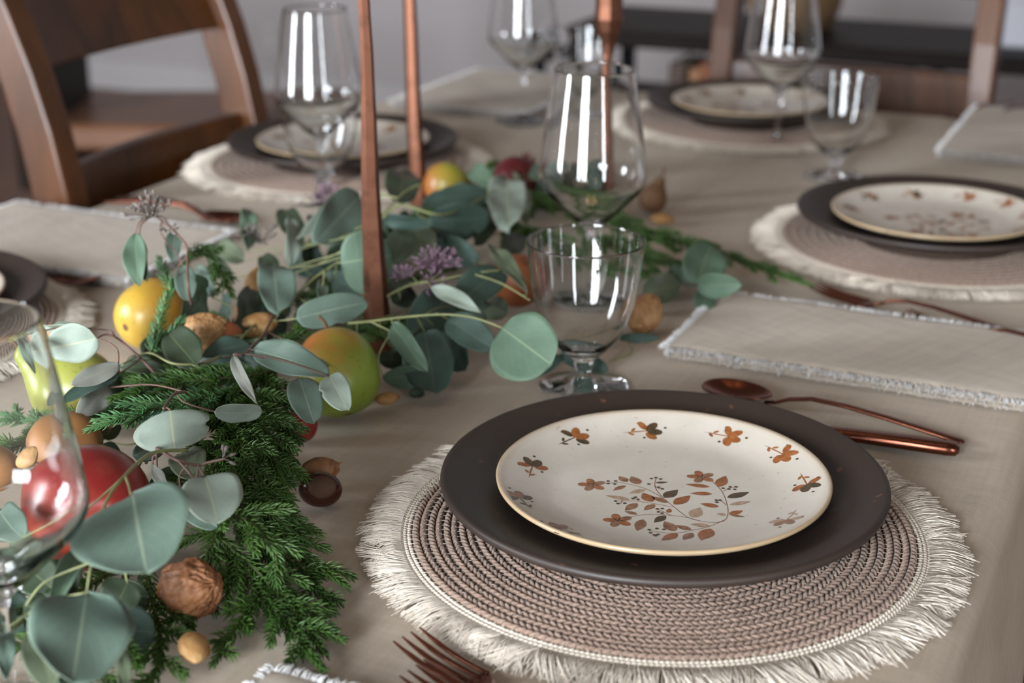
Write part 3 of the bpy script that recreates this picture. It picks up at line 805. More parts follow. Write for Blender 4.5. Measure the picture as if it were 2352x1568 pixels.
# chair at the far end of the table: +x towards the table
side_chair('wooden chair with pale window sheen behind the far end plate', nd(-.490, 2.275, FL), ROTN - R(90), .192)
side_chair('orange brown wooden chair seat below the cloth at the right table edge', nd(.17, 1.40, FL), ROTN + R(180), .20)
# the chair far behind the left one
P = on_d(150, 330, 2.9)
sc_ = thing('side_chair', 'very dark wooden side chair standing in the back, seen through the left chair', 'chair', (P.x - .02, P.y, FL))
q = on_d(165, 200, 2.9); zt = q.z
m = MB(); m.box((0, 0, (P.z - FL + zt - FL) / 2 + .1), (.10, .34, zt - P.z + .35), bev=.01); local('backrest', m, M['darkwood'], sc_, False)
P2 = on_d(340, 268, 2.9); zs = on_d(300, 262, 2.9).z - FL
m = MB(); m.box((.27, .0, zs - .03), (.52, .42, .06), bev=.01); local('seat', m, M['floorwood'], sc_, False)
for sx in (.05, .47):
    for sy in (-.17, .17):
        m = MB(); m.box((sx, sy, (zs - .06) / 2), (.035, .035, zs - .06)); local('leg', m, M['darkwood'], sc_, False)

# ---------------------------------------------------------------- shelf unit against the far wall
DS = 3.25
pL = on_d(1290, 62, DS); zT = pL.z; nL = pL.dot(N)
sh = thing('console_shelf', 'long low black metal shelf unit with dark boards along the far wall', 'shelf', nd(nL, DS, FL), ROTN)
LW = 2.3; HT = zT - FL
levels = [HT, HT - .185, HT - .40]
for i, z in enumerate(levels):
    m = MB(); m.box((LW / 2, .20, z - .018), (LW, .40, .036), bev=.004); local('shelf_board', m, M['darkwood'], sh, False)
for x in (0.02, .78, 1.55, LW - .02):
    for y in (.015, .385):
        m = MB(); m.box((x, y, HT / 2 - .02), (.03, .03, HT - .04)); local('post', m, M['blackmetal'], sh, False)
rb = random.Random(5)
def in_shelf(x, y, z): return nd(nL, DS, FL) + N * x + D * y + UP * z
bookc = [srgb(150, 92, 60), srgb(176, 130, 92), srgb(120, 64, 44), srgb(190, 160, 130), srgb(90, 70, 60)]
bm = [simple('book cover %d' % i, c, .6, var=.1) for i, c in enumerate(bookc)]
page = simple('book pages', srgb(220, 210, 190), .8)
def book(x, zb, w_, h_, mi, wh):
    P = in_shelf(x, .13, zb); t = thing('book', 'brown spined book standing ' + wh, 'book', P, ROTN, 'books standing on the low shelf boards')
    m = MB(); m.box((-w_ / 2 + .0015, 0, h_ / 2), (.003, .15, h_)); m.box((w_ / 2 - .0015, 0, h_ / 2), (.003, .15, h_)); m.box((0, -.0735, h_ / 2), (w_, .003, h_)); local('cover', m, bm[mi], t, False)
    m = MB(); m.box((0, .002, h_ / 2), (w_ - .008, .142, h_ - .008)); local('pages', m, page, t, False)
x = .26
while x < .74:
    w_ = rb.uniform(.025, .045); book(x, levels[1], w_, rb.uniform(.09, .12), rb.randrange(5), 'on the middle board left of the far end chair'); x += w_ + .003
x = 1.62
while x < 2.2:
    w_ = rb.uniform(.025, .045); book(x, levels[2], w_, rb.uniform(.12, .15), rb.randrange(5), 'on the bottom board right of the far end chair'); x += w_ + .003
def box_on(x, y, z, w_, d_, h_, label):
    m = MB(); m.box((0, 0, h_ / 2), (w_, d_, h_), bev=.006); m.box((0, 0, h_ + .008), (w_ + .01, d_ + .01, .03), bev=.004)
    o = m.build('storage_box', M['white'], None, False); o.location = in_shelf(x, y, z); o.rotation_euler = (0, 0, ROTN); tag(o, label, 'box', 'white storage boxes')
box_on(.90, .22, levels[2], .20, .26, .10, 'small white box low on the shelf, behind the far wine glass')
box_on(1.25, .22, levels[2], .36, .26, .10, 'long white box low on the shelf behind the far end chair')
box_on(1.00, .22, levels[0], .13, .2, .10, 'small white box on top of the shelf behind the far wine glass')
box_on(1.29, .22, levels[0], .38, .2, .09, 'wide white box on top of the shelf behind the far end chair')
P = in_shelf(.48, .2, levels[0])
bk = thing('wicker_basket', 'brown woven wicker basket on the dark shelf top', 'basket', P)
m = MB(); m.lathe([(.001, .0), (.085, .0), (.105, .05), (.11, .1), (.10, .15), (.092, .15), (.10, .1), (.095, .05), (.075, .01), (.001, .01)], 32); local('body', m, M['basket'], bk)
m = MB(); m.lathe([(.094, .142), (.104, .146), (.105, .156), (.096, .160), (.088, .154)], 32, closed=True); local('rim', m, M['basket'], bk)
# slim iron stand left of the shelf unit
P = on_d(1240, 150, 3.4); m = MB(); m.box((P.x, P.y, (FL + P.z + .02) / 2), (.028, .028, P.z + .02 - FL)); m.box((P.x, P.y, P.z + .03), (.16, .16, .012)); m.box((P.x, P.y, FL + .01), (.2, .2, .02))
o = m.build('pedestal_stand', M['blackmetal'], None, False); tag(o, 'slim black iron stand beside the shelf against the grey wall', 'stand')

# ---------------------------------------------------------------- outlet on the wall behind the left wine glass
P = on_d(625, 92, 4.985); ot = thing('wall_outlet', 'pale outlet plate on the wall beside the left wine glass', 'outlet', P, ROTN)
m = MB(); m.box((0, 0, 0), (.075, .01, .12), bev=.003); local('cover_plate', m, M['trim'], ot, False)
for z in (-.028, .028):
    m = MB(); m.box((0, -.006, z), (.034, .004, .03), bev=.002); local('socket', m, M['wall'], ot, False)
#GARLAND
# ---------------------------------------------------------------- fruit and nuts
def m_fruit(name, a, b, blush=None, bdir=(-.6, 0, .8), rough=.35, speck=srgb(96, 90, 30), sp=.35, bpos=(.45, .75), scale=18):
    t = NT(name); base = t.ramp(t.noise(scale, 5), [(.3, a), (.7, b)])
    s_ = t.ramp(t.noise(380, 1, .3), [(.66, (0, 0, 0)), (.72, (1, 1, 1))]); base = t.mix(t.math('MULTIPLY', s_, sp), base, speck)
    if blush:
        tc = t.n('ShaderNodeTexCoord'); vm = t.n('ShaderNodeVectorMath'); vm.operation = 'DOT_PRODUCT'; vm.inputs[1].default_value = bdir
        t.l(tc.outputs['Object'], vm.inputs[0])
        f = t.math('ADD', t.math('MULTIPLY', vm.outputs['Value'], 14), .5); f = t.math('ADD', f, t.math('MULTIPLY', t.math('SUBTRACT', t.noise(40, 6), .5), .7))
        base = t.mix(t.ramp(f, [(bpos[0], (0, 0, 0)), (bpos[1], (1, 1, 1))]), base, blush)
    t.col(base); t.set(Roughness=rough); t.b.inputs['Subsurface Weight'].default_value = 0; t.bump(t.noise(300, 3), .05, .0006); return t.mat
M['pear_yellow'] = m_fruit('golden pear skin', srgb(184, 144, 44), srgb(194, 158, 72), srgb(170, 108, 34), (.8, 0, .3), bpos=(.5, 1.0))
M['pear_lime'] = m_fruit('lime yellow pear skin', srgb(136, 140, 60), srgb(154, 154, 78), srgb(160, 138, 58), (.8, 0, -.5), bpos=(.5, 1.1))
M['pear_green'] = m_fruit('green pear skin', srgb(112, 134, 44), srgb(140, 156, 60), srgb(178, 104, 50), (-.55, -.2, .8), bpos=(.62, 1.05))
M['pear_bosc'] = m_fruit('russet pear skin', srgb(140, 92, 52), srgb(170, 120, 74), rough=.5)
M['pom'] = m_fruit('pomegranate skin', srgb(112, 26, 28), srgb(142, 44, 38), srgb(150, 66, 46), (-.3, -.6, -.2), rough=.3, speck=srgb(110, 20, 30), sp=.25, bpos=(.6, 1.2))
M['pom_dark'] = m_fruit('dark pomegranate skin', srgb(74, 16, 22), srgb(94, 24, 28), rough=.4)
M['persimmon'] = m_fruit('orange brown skin', srgb(134, 72, 40), srgb(158, 92, 54), rough=.5)
def m_shell(name, a, b, line, sc=70, st=(1, 1, 1), bump=.6):
    t = NT(name); f = t.noise(sc, 6, .65, stretch=st, dist=.6); g = t.noise(420, 2, .5)
    base = t.ramp(f, [(.32, line), (.45, a), (.7, b)]); pit = t.ramp(g, [(.68, (0, 0, 0)), (.74, (1, 1, 1))])
    t.col(t.mix(t.math('MULTIPLY', pit, .5), base, line)); t.set(Roughness=.6); t.bump(f, bump, .002); return t.mat
M['walnut'] = m_shell('walnut shell', srgb(176, 130, 84), srgb(204, 164, 118), srgb(120, 78, 44), 60)
M['walnut_dark'] = m_shell('darker walnut shell', srgb(142, 92, 58), srgb(168, 116, 76), srgb(90, 54, 34), 60)
M['almond'] = m_shell('almond shell', srgb(168, 124, 74), srgb(194, 156, 106), srgb(134, 88, 44), 50, bump=.3)
M['almond_dark'] = m_shell('toasted almond shell', srgb(154, 104, 70), srgb(186, 140, 100), srgb(96, 58, 36), 60, (1, 1, .3))
M['chestnut'] = simple('glossy chestnut skin', srgb(66, 30, 22), .22, var=.2, scale=40)
M['chestnut_scar'] = simple('chestnut base scar', srgb(88, 60, 42), .75, var=.2, scale=90, bump=.4)
M['calyx'] = simple('dry brown calyx', srgb(96, 68, 44), .8, var=.3)

def frame(ax):
    z = Vector(ax).normalized(); x = z.cross(Vector((0, 1, 0)) if abs(z.y) < .9 else Vector((1, 0, 0))).normalized(); y = z.cross(x)
    return x, y, z
def lathe_ax(m, prof, c, ax, n=40, bump=0, seed=0, mi=0):
    x, y, z = frame(ax); vs = []
    for (r, h) in prof:
        for k in range(n):
            a = 2 * math.pi * k / n; q = 1 + bump * mnoise.noise(Vector((math.cos(a) * 1.3, math.sin(a) * 1.3, h * 40 + seed)))
            vs.append(Vector(c) + x * math.cos(a) * r * q + y * math.sin(a) * r * q + z * h)
    L = len(prof)
    m.add(vs, [(i * n + k, i * n + (k + 1) % n, (i + 1) * n + (k + 1) % n, (i + 1) * n + k) for i in range(L - 1) for k in range(n)] + [tuple(range(n))[::-1], tuple((L - 1) * n + k for k in range(n))], mi)
def smooth_prof(p, k=5):
    return [(max(a.x, .0002), a.y) for a in path_on([(r, h, 0) for r, h in p])]
PEAR = [(.0, -1.0), (.30, -1.0), (.62, -.88), (.90, -.55), (1.0, -.12), (.93, .30), (.72, .70), (.50, 1.02), (.40, 1.28), (.33, 1.46), (.18, 1.56), (.0, 1.52)]
EGG = [(.0, -1.0), (.30, -1.02), (.65, -.86), (.93, -.48), (1.02, 0), (.98, .42), (.80, .80), (.52, 1.05), (.22, 1.16), (.0, 1.12)]
ROUND = [(.0, -.93), (.3, -.95), (.68, -.76), (.95, -.38), (1.03, .02), (.96, .42), (.72, .76), (.4, .94), (.26, .97), (.0, .96)]
def fruit(name, label, cat, c, ax, r, prof, mat, stem=True, group=None, crown=False, seed=0):
    t = thing(name, label, cat, c, 0, group)
    m = MB(); lathe_ax(m, smooth_prof([(a * r, b * r) for a, b in prof]), c, ax, 40, .03, seed); m.build('body', mat, t)
    x, y, z = frame(ax); top = Vector(c) + z * r * prof[-1][1]
    if stem:
        m = MB(); m.tube(path_on([top - z * .004, top + z * .006, top + z * .012 + x * .003]), [.0014] * 12 + [.002], 6); m.build('stem', M['calyx'], t)
    m = MB(); bt = Vector(c) + z * r * prof[0][1]
    if crown:
        for k in range(6):
            a = 2 * math.pi * k / 6; e = x * math.cos(a) + y * math.sin(a)
            m.tube([top - z * .003 + e * r * .16, top + z * r * .16 + e * r * .2, top + z * r * .36 + e * r * .30], [r * .13, r * .10, r * .02], 6, flat=.4)
        m.build('crown', mat, t)
    else:
        m.ellipsoid(bt + z * .0006, x * r * .16, y * r * .16, z * .0016, 10, 4); m.build('blossom_end', M['calyx'], t)
    return t
def pt(u, v, z): return at(u, v, z)
V_ = lambda *a: Vector(a)
fruit('pear', 'golden yellow pear behind the walnut, a fir twig crossing it', 'pear', pt(348, 722, .034), (.55, .80, .10), .0272, EGG, M['pear_yellow'], group='pears in the garland', seed=1)
fruit('pear', 'lime yellow pear half covered by a pale leaf near the cut off charger', 'pear', pt(175, 885, .032), (-.62, .15, .50), .0275, PEAR, M['pear_lime'], group='pears in the garland', seed=2)
fruit('pear', 'large green pear with orange blush beside the copper candlestick', 'pear', pt(777, 860, .0335), (-.25, .45, .80), .0288, EGG, M['pear_green'], group='pears in the garland', seed=3)
fruit('pear', 'russet brown pear just above the big red pomegranate', 'pear', pt(150, 1022, .034), (.5, .3, .1), .0200, EGG, M['pear_bosc'], group='pears in the garland', seed=4)
fruit('pear', 'russet pear tip at the picture edge left of the pomegranate', 'pear', pt(-20, 1085, .030), (.9, .2, 0), .0170, EGG, M['pear_bosc'], group='pears in the garland', seed=5)
fruit('pear', 'small orange and green pear beyond the garland leaves near the second candlestick', 'pear', pt(1025, 425, .026), (.2, .5, .6), .0240, ROUND, m_fruit('orange green pear skin', srgb(140, 136, 46), srgb(156, 146, 56), srgb(158, 98, 46), (-.9, 0, 0), bpos=(.4, .7)), group='pears in the garland', seed=6)
fruit('pomegranate', 'big red pomegranate close up behind the cut off wine glass', 'pomegranate', pt(205, 1165, .040), (-.35, .75, -.25), .0352, ROUND, M['pom'], False, 'pomegranates', True, 7)
fruit('pomegranate', 'dark red pomegranate in the far part of the garland', 'pomegranate', pt(1188, 420, .029), (.3, .5, .5), .0275, ROUND, M['pom_dark'], False, 'pomegranates', True, 8)
fruit('persimmon', 'orange brown fruit behind the leaves left of the water goblet', 'fruit', pt(1190, 645, .026), (.3, -.3, .8), .0225, ROUND, M['persimmon'], True, None, False, 9)
fruit('fig', 'dark brown fig beyond the central wine glass', 'fruit', pt(1500, 455, .018), (.3, .2, .7), .0150, PEAR, M['calyx'], True, None, False, 10)
fruit('crab_apple', 'tiny red apple peeping out under the fir beside the green pear', 'fruit', pt(690, 978, .012), (.2, 0, .9), .0115, ROUND, M['pom'], True, None, False, 11)
fruit('crab_apple', 'small orange fruit against the walnut in the leaves', 'fruit', pt(520, 775, .050), (.3, .4, .6), .0120, ROUND, M['persimmon'], True, None, False, 12)

def walnut(label, c, ax, r, mat, seed=0):
    x, y, z = frame(ax); t = thing('walnut', label, 'walnut', c, 0, 'walnuts in the garland')
    def fn(l):
        th = math.atan2(l[1], l[0]); ph = l[2]
        n1 = mnoise.noise(Vector((l[0] * 2.2, l[1] * 2.2, l[2] * 1.6 + seed))) * .09
        wq = mnoise.noise(Vector((l[0] * 2, l[1] * 2, ph * 2 + seed))) * .6
        n2 = -.12 * (1 - min(1, abs(mnoise.noise(Vector((math.cos(th + wq) * 4.2, math.sin(th + wq) * 4.2, ph * 1.5 + seed)))) * 5)) - .05 * (1 - min(1, abs(mnoise.noise(Vector((l[0] * 6, l[1] * 6, ph * 4 + seed)))) * 4))
        seam = .07 * math.exp(-(l[1] / .10) ** 2) - .035 * math.exp(-((abs(l[1]) - .2) / .10) ** 2) - .09 * math.exp(-(l[1] / .03) ** 2)
        return 1 + n1 + n2 + seam + .10 * max(0, ph) ** 6
    m = MB(); m.ellipsoid(c, x * r, y * r * .95, z * r * 1.12, 72, 44, fn=fn); m.build('shell', mat, t); return t
walnut('light walnut in the leaves before the golden pear', pt(466, 764, .056), (.9, .2, .25), .0150, M['walnut'], 1)
walnut('light walnut on the cloth right of the water goblet', pt(1480, 722, .0162), (.5, .3, .9), .0150, M['walnut'], 5)
walnut('big dark walnut in the foreground below the large leaf', pt(436, 1352, .0185), (.65, -.35, .35), .0172, M['walnut_dark'], 9)

def almond(label, c, ax, nrm, L, mat, split=False, seed=0):
    z = Vector(ax).normalized(); y = (Vector(nrm) - z * Vector(nrm).dot(z)).normalized(); x = y.cross(z)
    t = thing('almond', label, 'almond', c, 0, 'almonds in the shell')
    def fn(l):
        p = l[2]; q = 1 - .16 * p - .10 * p * p
        return q + (.18 * max(0, p) ** 5) + .05 * math.exp(-(l[1] / .09) ** 2) + .05 * mnoise.noise(Vector((l[0] * 3, l[1] * 3, p * 3 + seed)))
    def half(s):
        m = MB(); o = y * (.0016 * s if split else 0)
        m.ellipsoid(Vector(c) + o, x * L * .34, y * L * .24, z * L * .5, 32, 22, fn=fn); return m
    if split:
        for s in (-1, 1): half(s * 1.4).build('shell_half', mat, t)
        m = MB(); m.tube([Vector(c) - z * L * .5, Vector(c) + z * L * .1, Vector(c) + z * L * .55 + y * .003], [.001, .0025, .0008], 6, flat=.3); m.build('husk_lip', mat, t)
    else: half(0).build('shell', mat, t)
    return t
almond('open almond shell among the leaves right of the walnut', pt(597, 745, .050), (.9, .35, .2), (-.2, .3, .9), .029, M['almond'], True, 1)
almond('small tan almond on the cloth against the green pear', pt(892, 914, .010), (.95, .25, .05), (0, 0, 1), .0185, M['almond'], False, 2)
almond('split toasted almond above the chestnut on the cloth', pt(738, 1080, .0125), (.95, .3, .1), (0, -.3, 1), .0250, M['almond_dark'], True, 3)
almond('speckled almond alone on the cloth in the foreground', pt(446, 1490, .0115), (.25, -.85, -.1), (.3, -.2, 1), .0235, M['almond'], False, 4)
almond('upright almond half hidden by a round leaf behind the walnut', pt(587, 645, .050), (.25, .1, .9), (.5, -.8, 0), .0250, M['almond'], False, 5)
almond('blurred almond on the cloth beyond the fir tips', pt(1524, 502, .008), (.9, -.3, .05), (0, 0, 1), .025, M['almond'], False, 6)
almond('small brown almond resting on the lime yellow pear', pt(133, 770, .066), (.4, .1, -.6), (0, -.5, .8), .018, M['almond_dark'], False, 7)
almond('pale almond leaning on the pomegranate, seen through the cut off glass', pt(72, 1050, .05), (.6, .1, .6), (0, -.5, .8), .020, M['almond'], False, 8)
c = pt(736, 1124, .0112); t = thing('chestnut', 'glossy dark chestnut on the cloth below the split almond', 'chestnut', c)
m = MB(); m.ellipsoid(c, V_(.0132, 0, 0), V_(0, .0100, .002), V_(0, -.002, .0114), 28, 18, fn=lambda l: 1 + .05 * l[0] ** 2); m.build('body', M['chestnut'], t)
m = MB(); m.ellipsoid(c + V_(.0016, -.0062, .0046), V_(.0092, 0, 0), V_(0, .0034, .0066), V_(0, -.0036, .0022), 20, 10); m.build('base_scar', M['chestnut_scar'], t)

# ---------------------------------------------------------------- fir sprigs
def add_needles(m, pts, nl, rg, dens=1.0, tipfill=True, n=3, rad=.00066):
    L = 0; acc = [0]
    for a, b in zip(pts, pts[1:]): L += (b - a).length; acc.append(L)
    step = .00052 / dens; s_ = .001; k = 0; i = 0
    while s_ < L:
        while i < len(pts) - 2 and acc[i + 1] < s_: i += 1
        f = (s_ - acc[i]) / max(1e-9, acc[i + 1] - acc[i]); p = pts[i].lerp(pts[i + 1], f); t = (pts[i + 1] - pts[i]).normalized()
        x = t.cross(UP); x = x.normalized() if x.length > .05 else Vector((1, 0, 0)); y = t.cross(x)
        an = k * 2.399 + rg.uniform(-.4, .4); e = x * math.cos(an) + y * math.sin(an)
        rest = (L - s_) / L; ang = R(58 - 30 * (1 - rest) ** 2 + rg.uniform(-9, 9)); l = nl * (1.0 - .35 * (1 - rest) ** 3) * rg.uniform(.85, 1.1)
        d0_ = e * math.sin(ang) + t * math.cos(ang); d1_ = e * math.sin(ang * .55) + t * math.cos(ang * .55)
        q1 = p + d0_ * l * .5; q2 = q1 + d1_ * l * .5
        if q2.z < .0012:
            q2.z = .0012 + rg.uniform(0, .001); q1.z = max(q1.z, .001)
        m.tube([p, q1, q2], [rad * .8, rad, rad * .45], n, caps=False)
        s_ += step * rg.uniform(.7, 1.3); k += 1
def fir(label, path, side, nl=.0085, mat='needle', seed=0, spread=48, dens=1.0, twig_r=.0011, up=.15, start=.15):
    rg = random.Random(seed); P = path_on([at(*p) for p in path])
    t = thing('fir_sprig', label, 'fir sprig', P[0], 0, 'fir sprigs in the garland')
    tw = MB(); nd_ = MB(); tw.tube(P, [twig_r * (1.3 - .8 * i / len(P)) for i in range(len(P))], 6); add_needles(nd_, P, nl, rg, dens)
    acc = [0]
    for a, b in zip(P, P[1:]): acc.append(acc[-1] + (b - a).length)
    L = acc[-1]; gap = .0125; s_ = L * start; sg = 1
    while s_ < L * .88 and side > 0:
        i = max(j for j in range(len(acc)) if acc[j] <= s_); i = min(i, len(P) - 2)
        p = P[i].lerp(P[i + 1], (s_ - acc[i]) / max(1e-9, acc[i + 1] - acc[i])); tt = (P[i + 1] - P[i]).normalized()
        sd = tt.cross(UP).normalized() * sg; an = R(spread + rg.uniform(-8, 8)); l = side * (1 - .55 * s_ / L) * rg.uniform(.75, 1.15)
        dr = tt * math.cos(an) + sd * math.sin(an) + UP * rg.uniform(-.1, up); dr.normalize()
        q1 = p + dr * l * .5; q2 = q1 + (dr * .8 + tt * .35 - UP * .12).normalized() * l * .5
        q1.z = max(q1.z, .004); q2.z = max(q2.z, .0045)
        Q = path_on([p, q1, q2]); tw.tube(Q, twig_r * .6, 5); add_needles(nd_, Q, nl * .92, rg, dens)
        s_ += gap * rg.uniform(.8, 1.2); sg = -sg
    tw.build('twig', M['twig'], t); nd_.build('needles', M[mat], t)
    return t
FIRS = [
 ('pointing left under the glass edge, topmost tips of the near mass', [(640, 850, .052), (520, 868, .058), (380, 880, .060), (255, 915, .058)], .045, 'needle', 51),
 ('with frosty blue green tips beside the pale round leaf', [(560, 900, .050), (440, 920, .058), (310, 950, .060), (205, 985, .056)], .042, 'needle_blue', 52),
 ('above the pale leaf on the dark inner mass', [(600, 940, .045), (500, 965, .050), (400, 985, .052), (330, 1010, .050)], .035, 'needle', 53),
 ('falling down the right shoulder of the mass beside the green pear', [(590, 850, .050), (645, 910, .050), (662, 990, .035), (660, 1085, .016)], .022, 'needle', 54),
 ('inner dark one hanging behind the round leaves', [(540, 870, .048), (600, 960, .052), (630, 1060, .045), (665, 1150, .030)], .040, 'needle', 55),
 ('hanging towards the chestnut', [(500, 940, .046), (560, 1030, .052), (600, 1120, .044), (660, 1200, .030)], .032, 'needle', 56),
 ('curving out to the cloth below the chestnut', [(540, 1080, .045), (600, 1150, .040), (660, 1210, .030), (715, 1215, .020)], .028, 'needle', 57),
 ('reaching farthest right onto the bare cloth', [(540, 1130, .040), (640, 1220, .028), (720, 1290, .014), (795, 1345, .008)], .038, 'needle', 58),
 ('beside the farthest reaching one, its tip on the cloth', [(590, 1180, .030), (650, 1270, .018), (710, 1330, .010), (765, 1400, .007)], .026, 'needle', 59),
 ('lowest long one running to the napkin corner', [(500, 1250, .028), (580, 1350, .014), (660, 1430, .009), (740, 1535, .007)], .040, 'needle', 60),
 ('right of the big walnut running down the cloth', [(500, 1230, .034), (590, 1310, .020), (680, 1400, .010), (745, 1500, .007)], .034, 'needle', 61),
 ('thin one pointing down beside the speckled almond', [(590, 1360, .014), (555, 1420, .009), (520, 1470, .007), (492, 1522, .006)], .016, 'needle', 62),
 ('behind the big walnut', [(520, 1180, .040), (480, 1260, .030), (450, 1350, .012), (440, 1440, .007)], .028, 'needle', 63),
 ('dark one under the hanging leaves at the lower edge', [(330, 1290, .026), (350, 1380, .014), (370, 1480, .010), (345, 1590, .008)], .034, 'needle', 64),
 ('short side one at the cloth under the curled leaf', [(480, 1180, .042), (560, 1190, .046), (620, 1250, .036), (650, 1310, .022)], .034, 'needle', 65),
 ('running left behind the cut off glass', [(330, 930, .040), (220, 950, .040), (110, 965, .036), (10, 950, .032)], .034, 'needle_blue', 66),
 ('low one left behind the glass, above the brown pear', [(260, 985, .034), (160, 990, .036), (60, 1010, .032), (-30, 1030, .028)], .030, 'needle', 67),
 ('standing upright before the golden pear', [(345, 812, .050), (365, 740, .062), (385, 680, .074), (435, 590, .090)], .0, 'needle_blue', 68),
 ('short twig beside the upright one over the golden pear', [(392, 660, .078), (378, 630, .086), (366, 595, .094)], .0, 'needle_blue', 69),
 ('drooping from the tip of the upright one', [(430, 585, .090), (470, 575, .088), (500, 610, .076), (535, 680, .060)], .020, 'needle', 70),
 ('small one beside the golden pear and walnut', [(340, 800, .046), (390, 770, .056), (410, 735, .064)], .012, 'needle_blue', 71),
 ('bluish one between walnut and almond', [(560, 800, .040), (530, 750, .046), (490, 720, .052)], .030, 'needle_blue', 72),
 ('dark one beside the neck of the green pear', [(600, 830, .040), (650, 790, .046), (700, 750, .050)], .022, 'needle', 73),
 ('far one right of the wine glass bowl', [(1180, 460, .045), (1300, 480, .050), (1430, 520, .044), (1560, 575, .028)], .050, 'needle', 74),
 ('long far one reaching the fork', [(1420, 510, .040), (1560, 555, .034), (1710, 600, .020), (1862, 655, .010)], .034, 'needle', 75),
 ('far one behind the round grey leaves', [(1320, 520, .036), (1450, 580, .032), (1560, 615, .022), (1650, 650, .012)], .040, 'needle', 76),
 ('far dark one behind the goblet', [(1150, 500, .034), (1260, 560, .034), (1370, 610, .026), (1500, 625, .014)], .044, 'needle', 77),
 ('far dark one seen through the wine glass', [(1100, 440, .034), (1220, 450, .036), (1340, 470, .034), (1440, 500, .024)], .044, 'needle', 78),
 ('small far tip before the placemat fringe', [(1060, 410, .030), (1100, 395, .034), (1140, 372, .036)], .018, 'needle', 79),
 ('dark inner one between the two candlesticks', [(700, 560, .030), (850, 520, .034), (980, 500, .032), (1090, 470, .028)], .034, 'needle', 80),
 ('dark inner one under the middle leaves', [(640, 700, .026), (780, 660, .030), (920, 640, .028), (1060, 600, .026)], .036, 'needle', 81),
 ('dark inner one under the leaves behind the green pear', [(700, 780, .024), (820, 760, .026), (950, 740, .024), (1080, 700, .022)], .034, 'needle', 82),
 ('dark inner one below the lime yellow pear', [(420, 850, .034), (320, 860, .036), (230, 880, .034), (150, 915, .030)], .028, 'needle', 83),
 ('dark inner one under the pomegranate', [(420, 1080, .030), (380, 1180, .030), (330, 1260, .024), (280, 1340, .018)], .036, 'needle', 84),
 ('dark inner one below the great leaf', [(260, 1310, .030), (180, 1360, .028), (110, 1420, .024), (60, 1500, .020)], .036, 'needle', 85),
 ('dark inner one at the lower picture edge', [(300, 1400, .020), (250, 1480, .018), (200, 1560, .016), (150, 1640, .014)], .034, 'needle', 86),
 ('dark middle one seen left of the curled narrow leaf', [(460, 900, .040), (520, 1000, .046), (520, 1080, .040), (500, 1160, .034)], .040, 'needle', 87),
 ('dark filler at the heart of the near mass', [(480, 880, .034), (540, 940, .036), (600, 1010, .034), (640, 1100, .026)], .040, 'needle', 90),
 ('dark filler under the hanging seed twig', [(430, 1000, .036), (500, 1060, .038), (560, 1150, .034), (600, 1240, .022)], .040, 'needle', 91),
 ('dark filler along the right edge of the near mass', [(620, 900, .030), (640, 990, .026), (645, 1090, .018), (650, 1180, .012)], .022, 'needle', 92),
 ('bushy one left of the chestnut', [(540, 1000, .044), (590, 1060, .044), (625, 1120, .034), (640, 1200, .024)], .028, 'needle', 93),
 ('bushy one over the big walnut shoulder', [(470, 1120, .044), (540, 1150, .042), (590, 1210, .032), (620, 1290, .018)], .036, 'needle', 94),
 ('dark one at the foot of the nearer candlestick', [(780, 700, .022), (860, 730, .024), (940, 790, .018), (1010, 830, .012)], .022, 'needle', 88),
]
for lab, path, side, mt, sd in FIRS: fir('green fir sprig ' + lab, path, side, mat=mt, seed=sd)

# ---------------------------------------------------------------- eucalyptus
SH = {'r': (.97, .41), 'h': (.80, .50), 'o': (.92, .60), 'l': (.88, .95), 'f': (.84, .46)}
def leaf_mesh(P0, P1, W, roll, shape, rg, curl=.12, fold=.18, kv=None):
    A = P1 - P0; L = A.length; e = A.normalized(); mid = (P0 + P1) / 2
    V = (Vector((0, 0, H0)) - mid).normalized(); B = e.cross(V)
    B = B.normalized() if B.length > .05 else Vector((1, 0, 0))
    B = Matrix.Rotation(R(roll), 3, e) @ B; Nn = B.cross(e)
    if Nn.dot(V) < 0: Nn = -Nn
    p, q = SH[shape]; nu, nv = 12, 20; m = MB(); m.uv = []
    ph = rg.uniform(0, 6); am = rg.uniform(.4, 1.0); asym = rg.uniform(-.10, .10); tw = rg.uniform(-.25, .25)
    notch = rg.random() < .25; ns = rg.uniform(.45, .75); nsd = rg.choice((-1, 1))
    for j in range(nv + 1):
        s_ = j / nv; w_ = max(.0, math.sin(math.pi * s_ ** p)) ** q * W / 2
        if j == 0: w_ = W * .012
        if j == nv: w_ = W * .01
        for i in range(nu + 1):
            x = -1 + 2 * i / nu; ww = w_ * (1 + asym * x) * (1 + .02 * math.sin(9 * s_ + ph))
            if notch and x * nsd > .5: ww *= 1 - .16 * math.exp(-((s_ - ns) / .05) ** 2)
            h = fold * abs(x) ** 1.3 * w_ - curl * L * (2 * s_ - 1) ** 2 * .5 + .035 * L * am * math.sin(3.2 * s_ * math.pi + ph + x * 1.3) * abs(x) + tw * x * w_ * (s_ - .5)
            v = P0 + e * (s_ * L) + B * (x * ww) + Nn * (h + curl * L * .5)
            if v.z < .0012: v.z = .0012 + .0004 * rg.random()
            m.v.append(tuple(v)); m.uv.append((.5 + x * .5, s_))
    for j in range(nv):
        for i in range(nu):
            a = j * (nu + 1) + i; m.f.append((a, a + 1, a + nu + 2, a + nu + 1)); m.m.append(0)
    return m
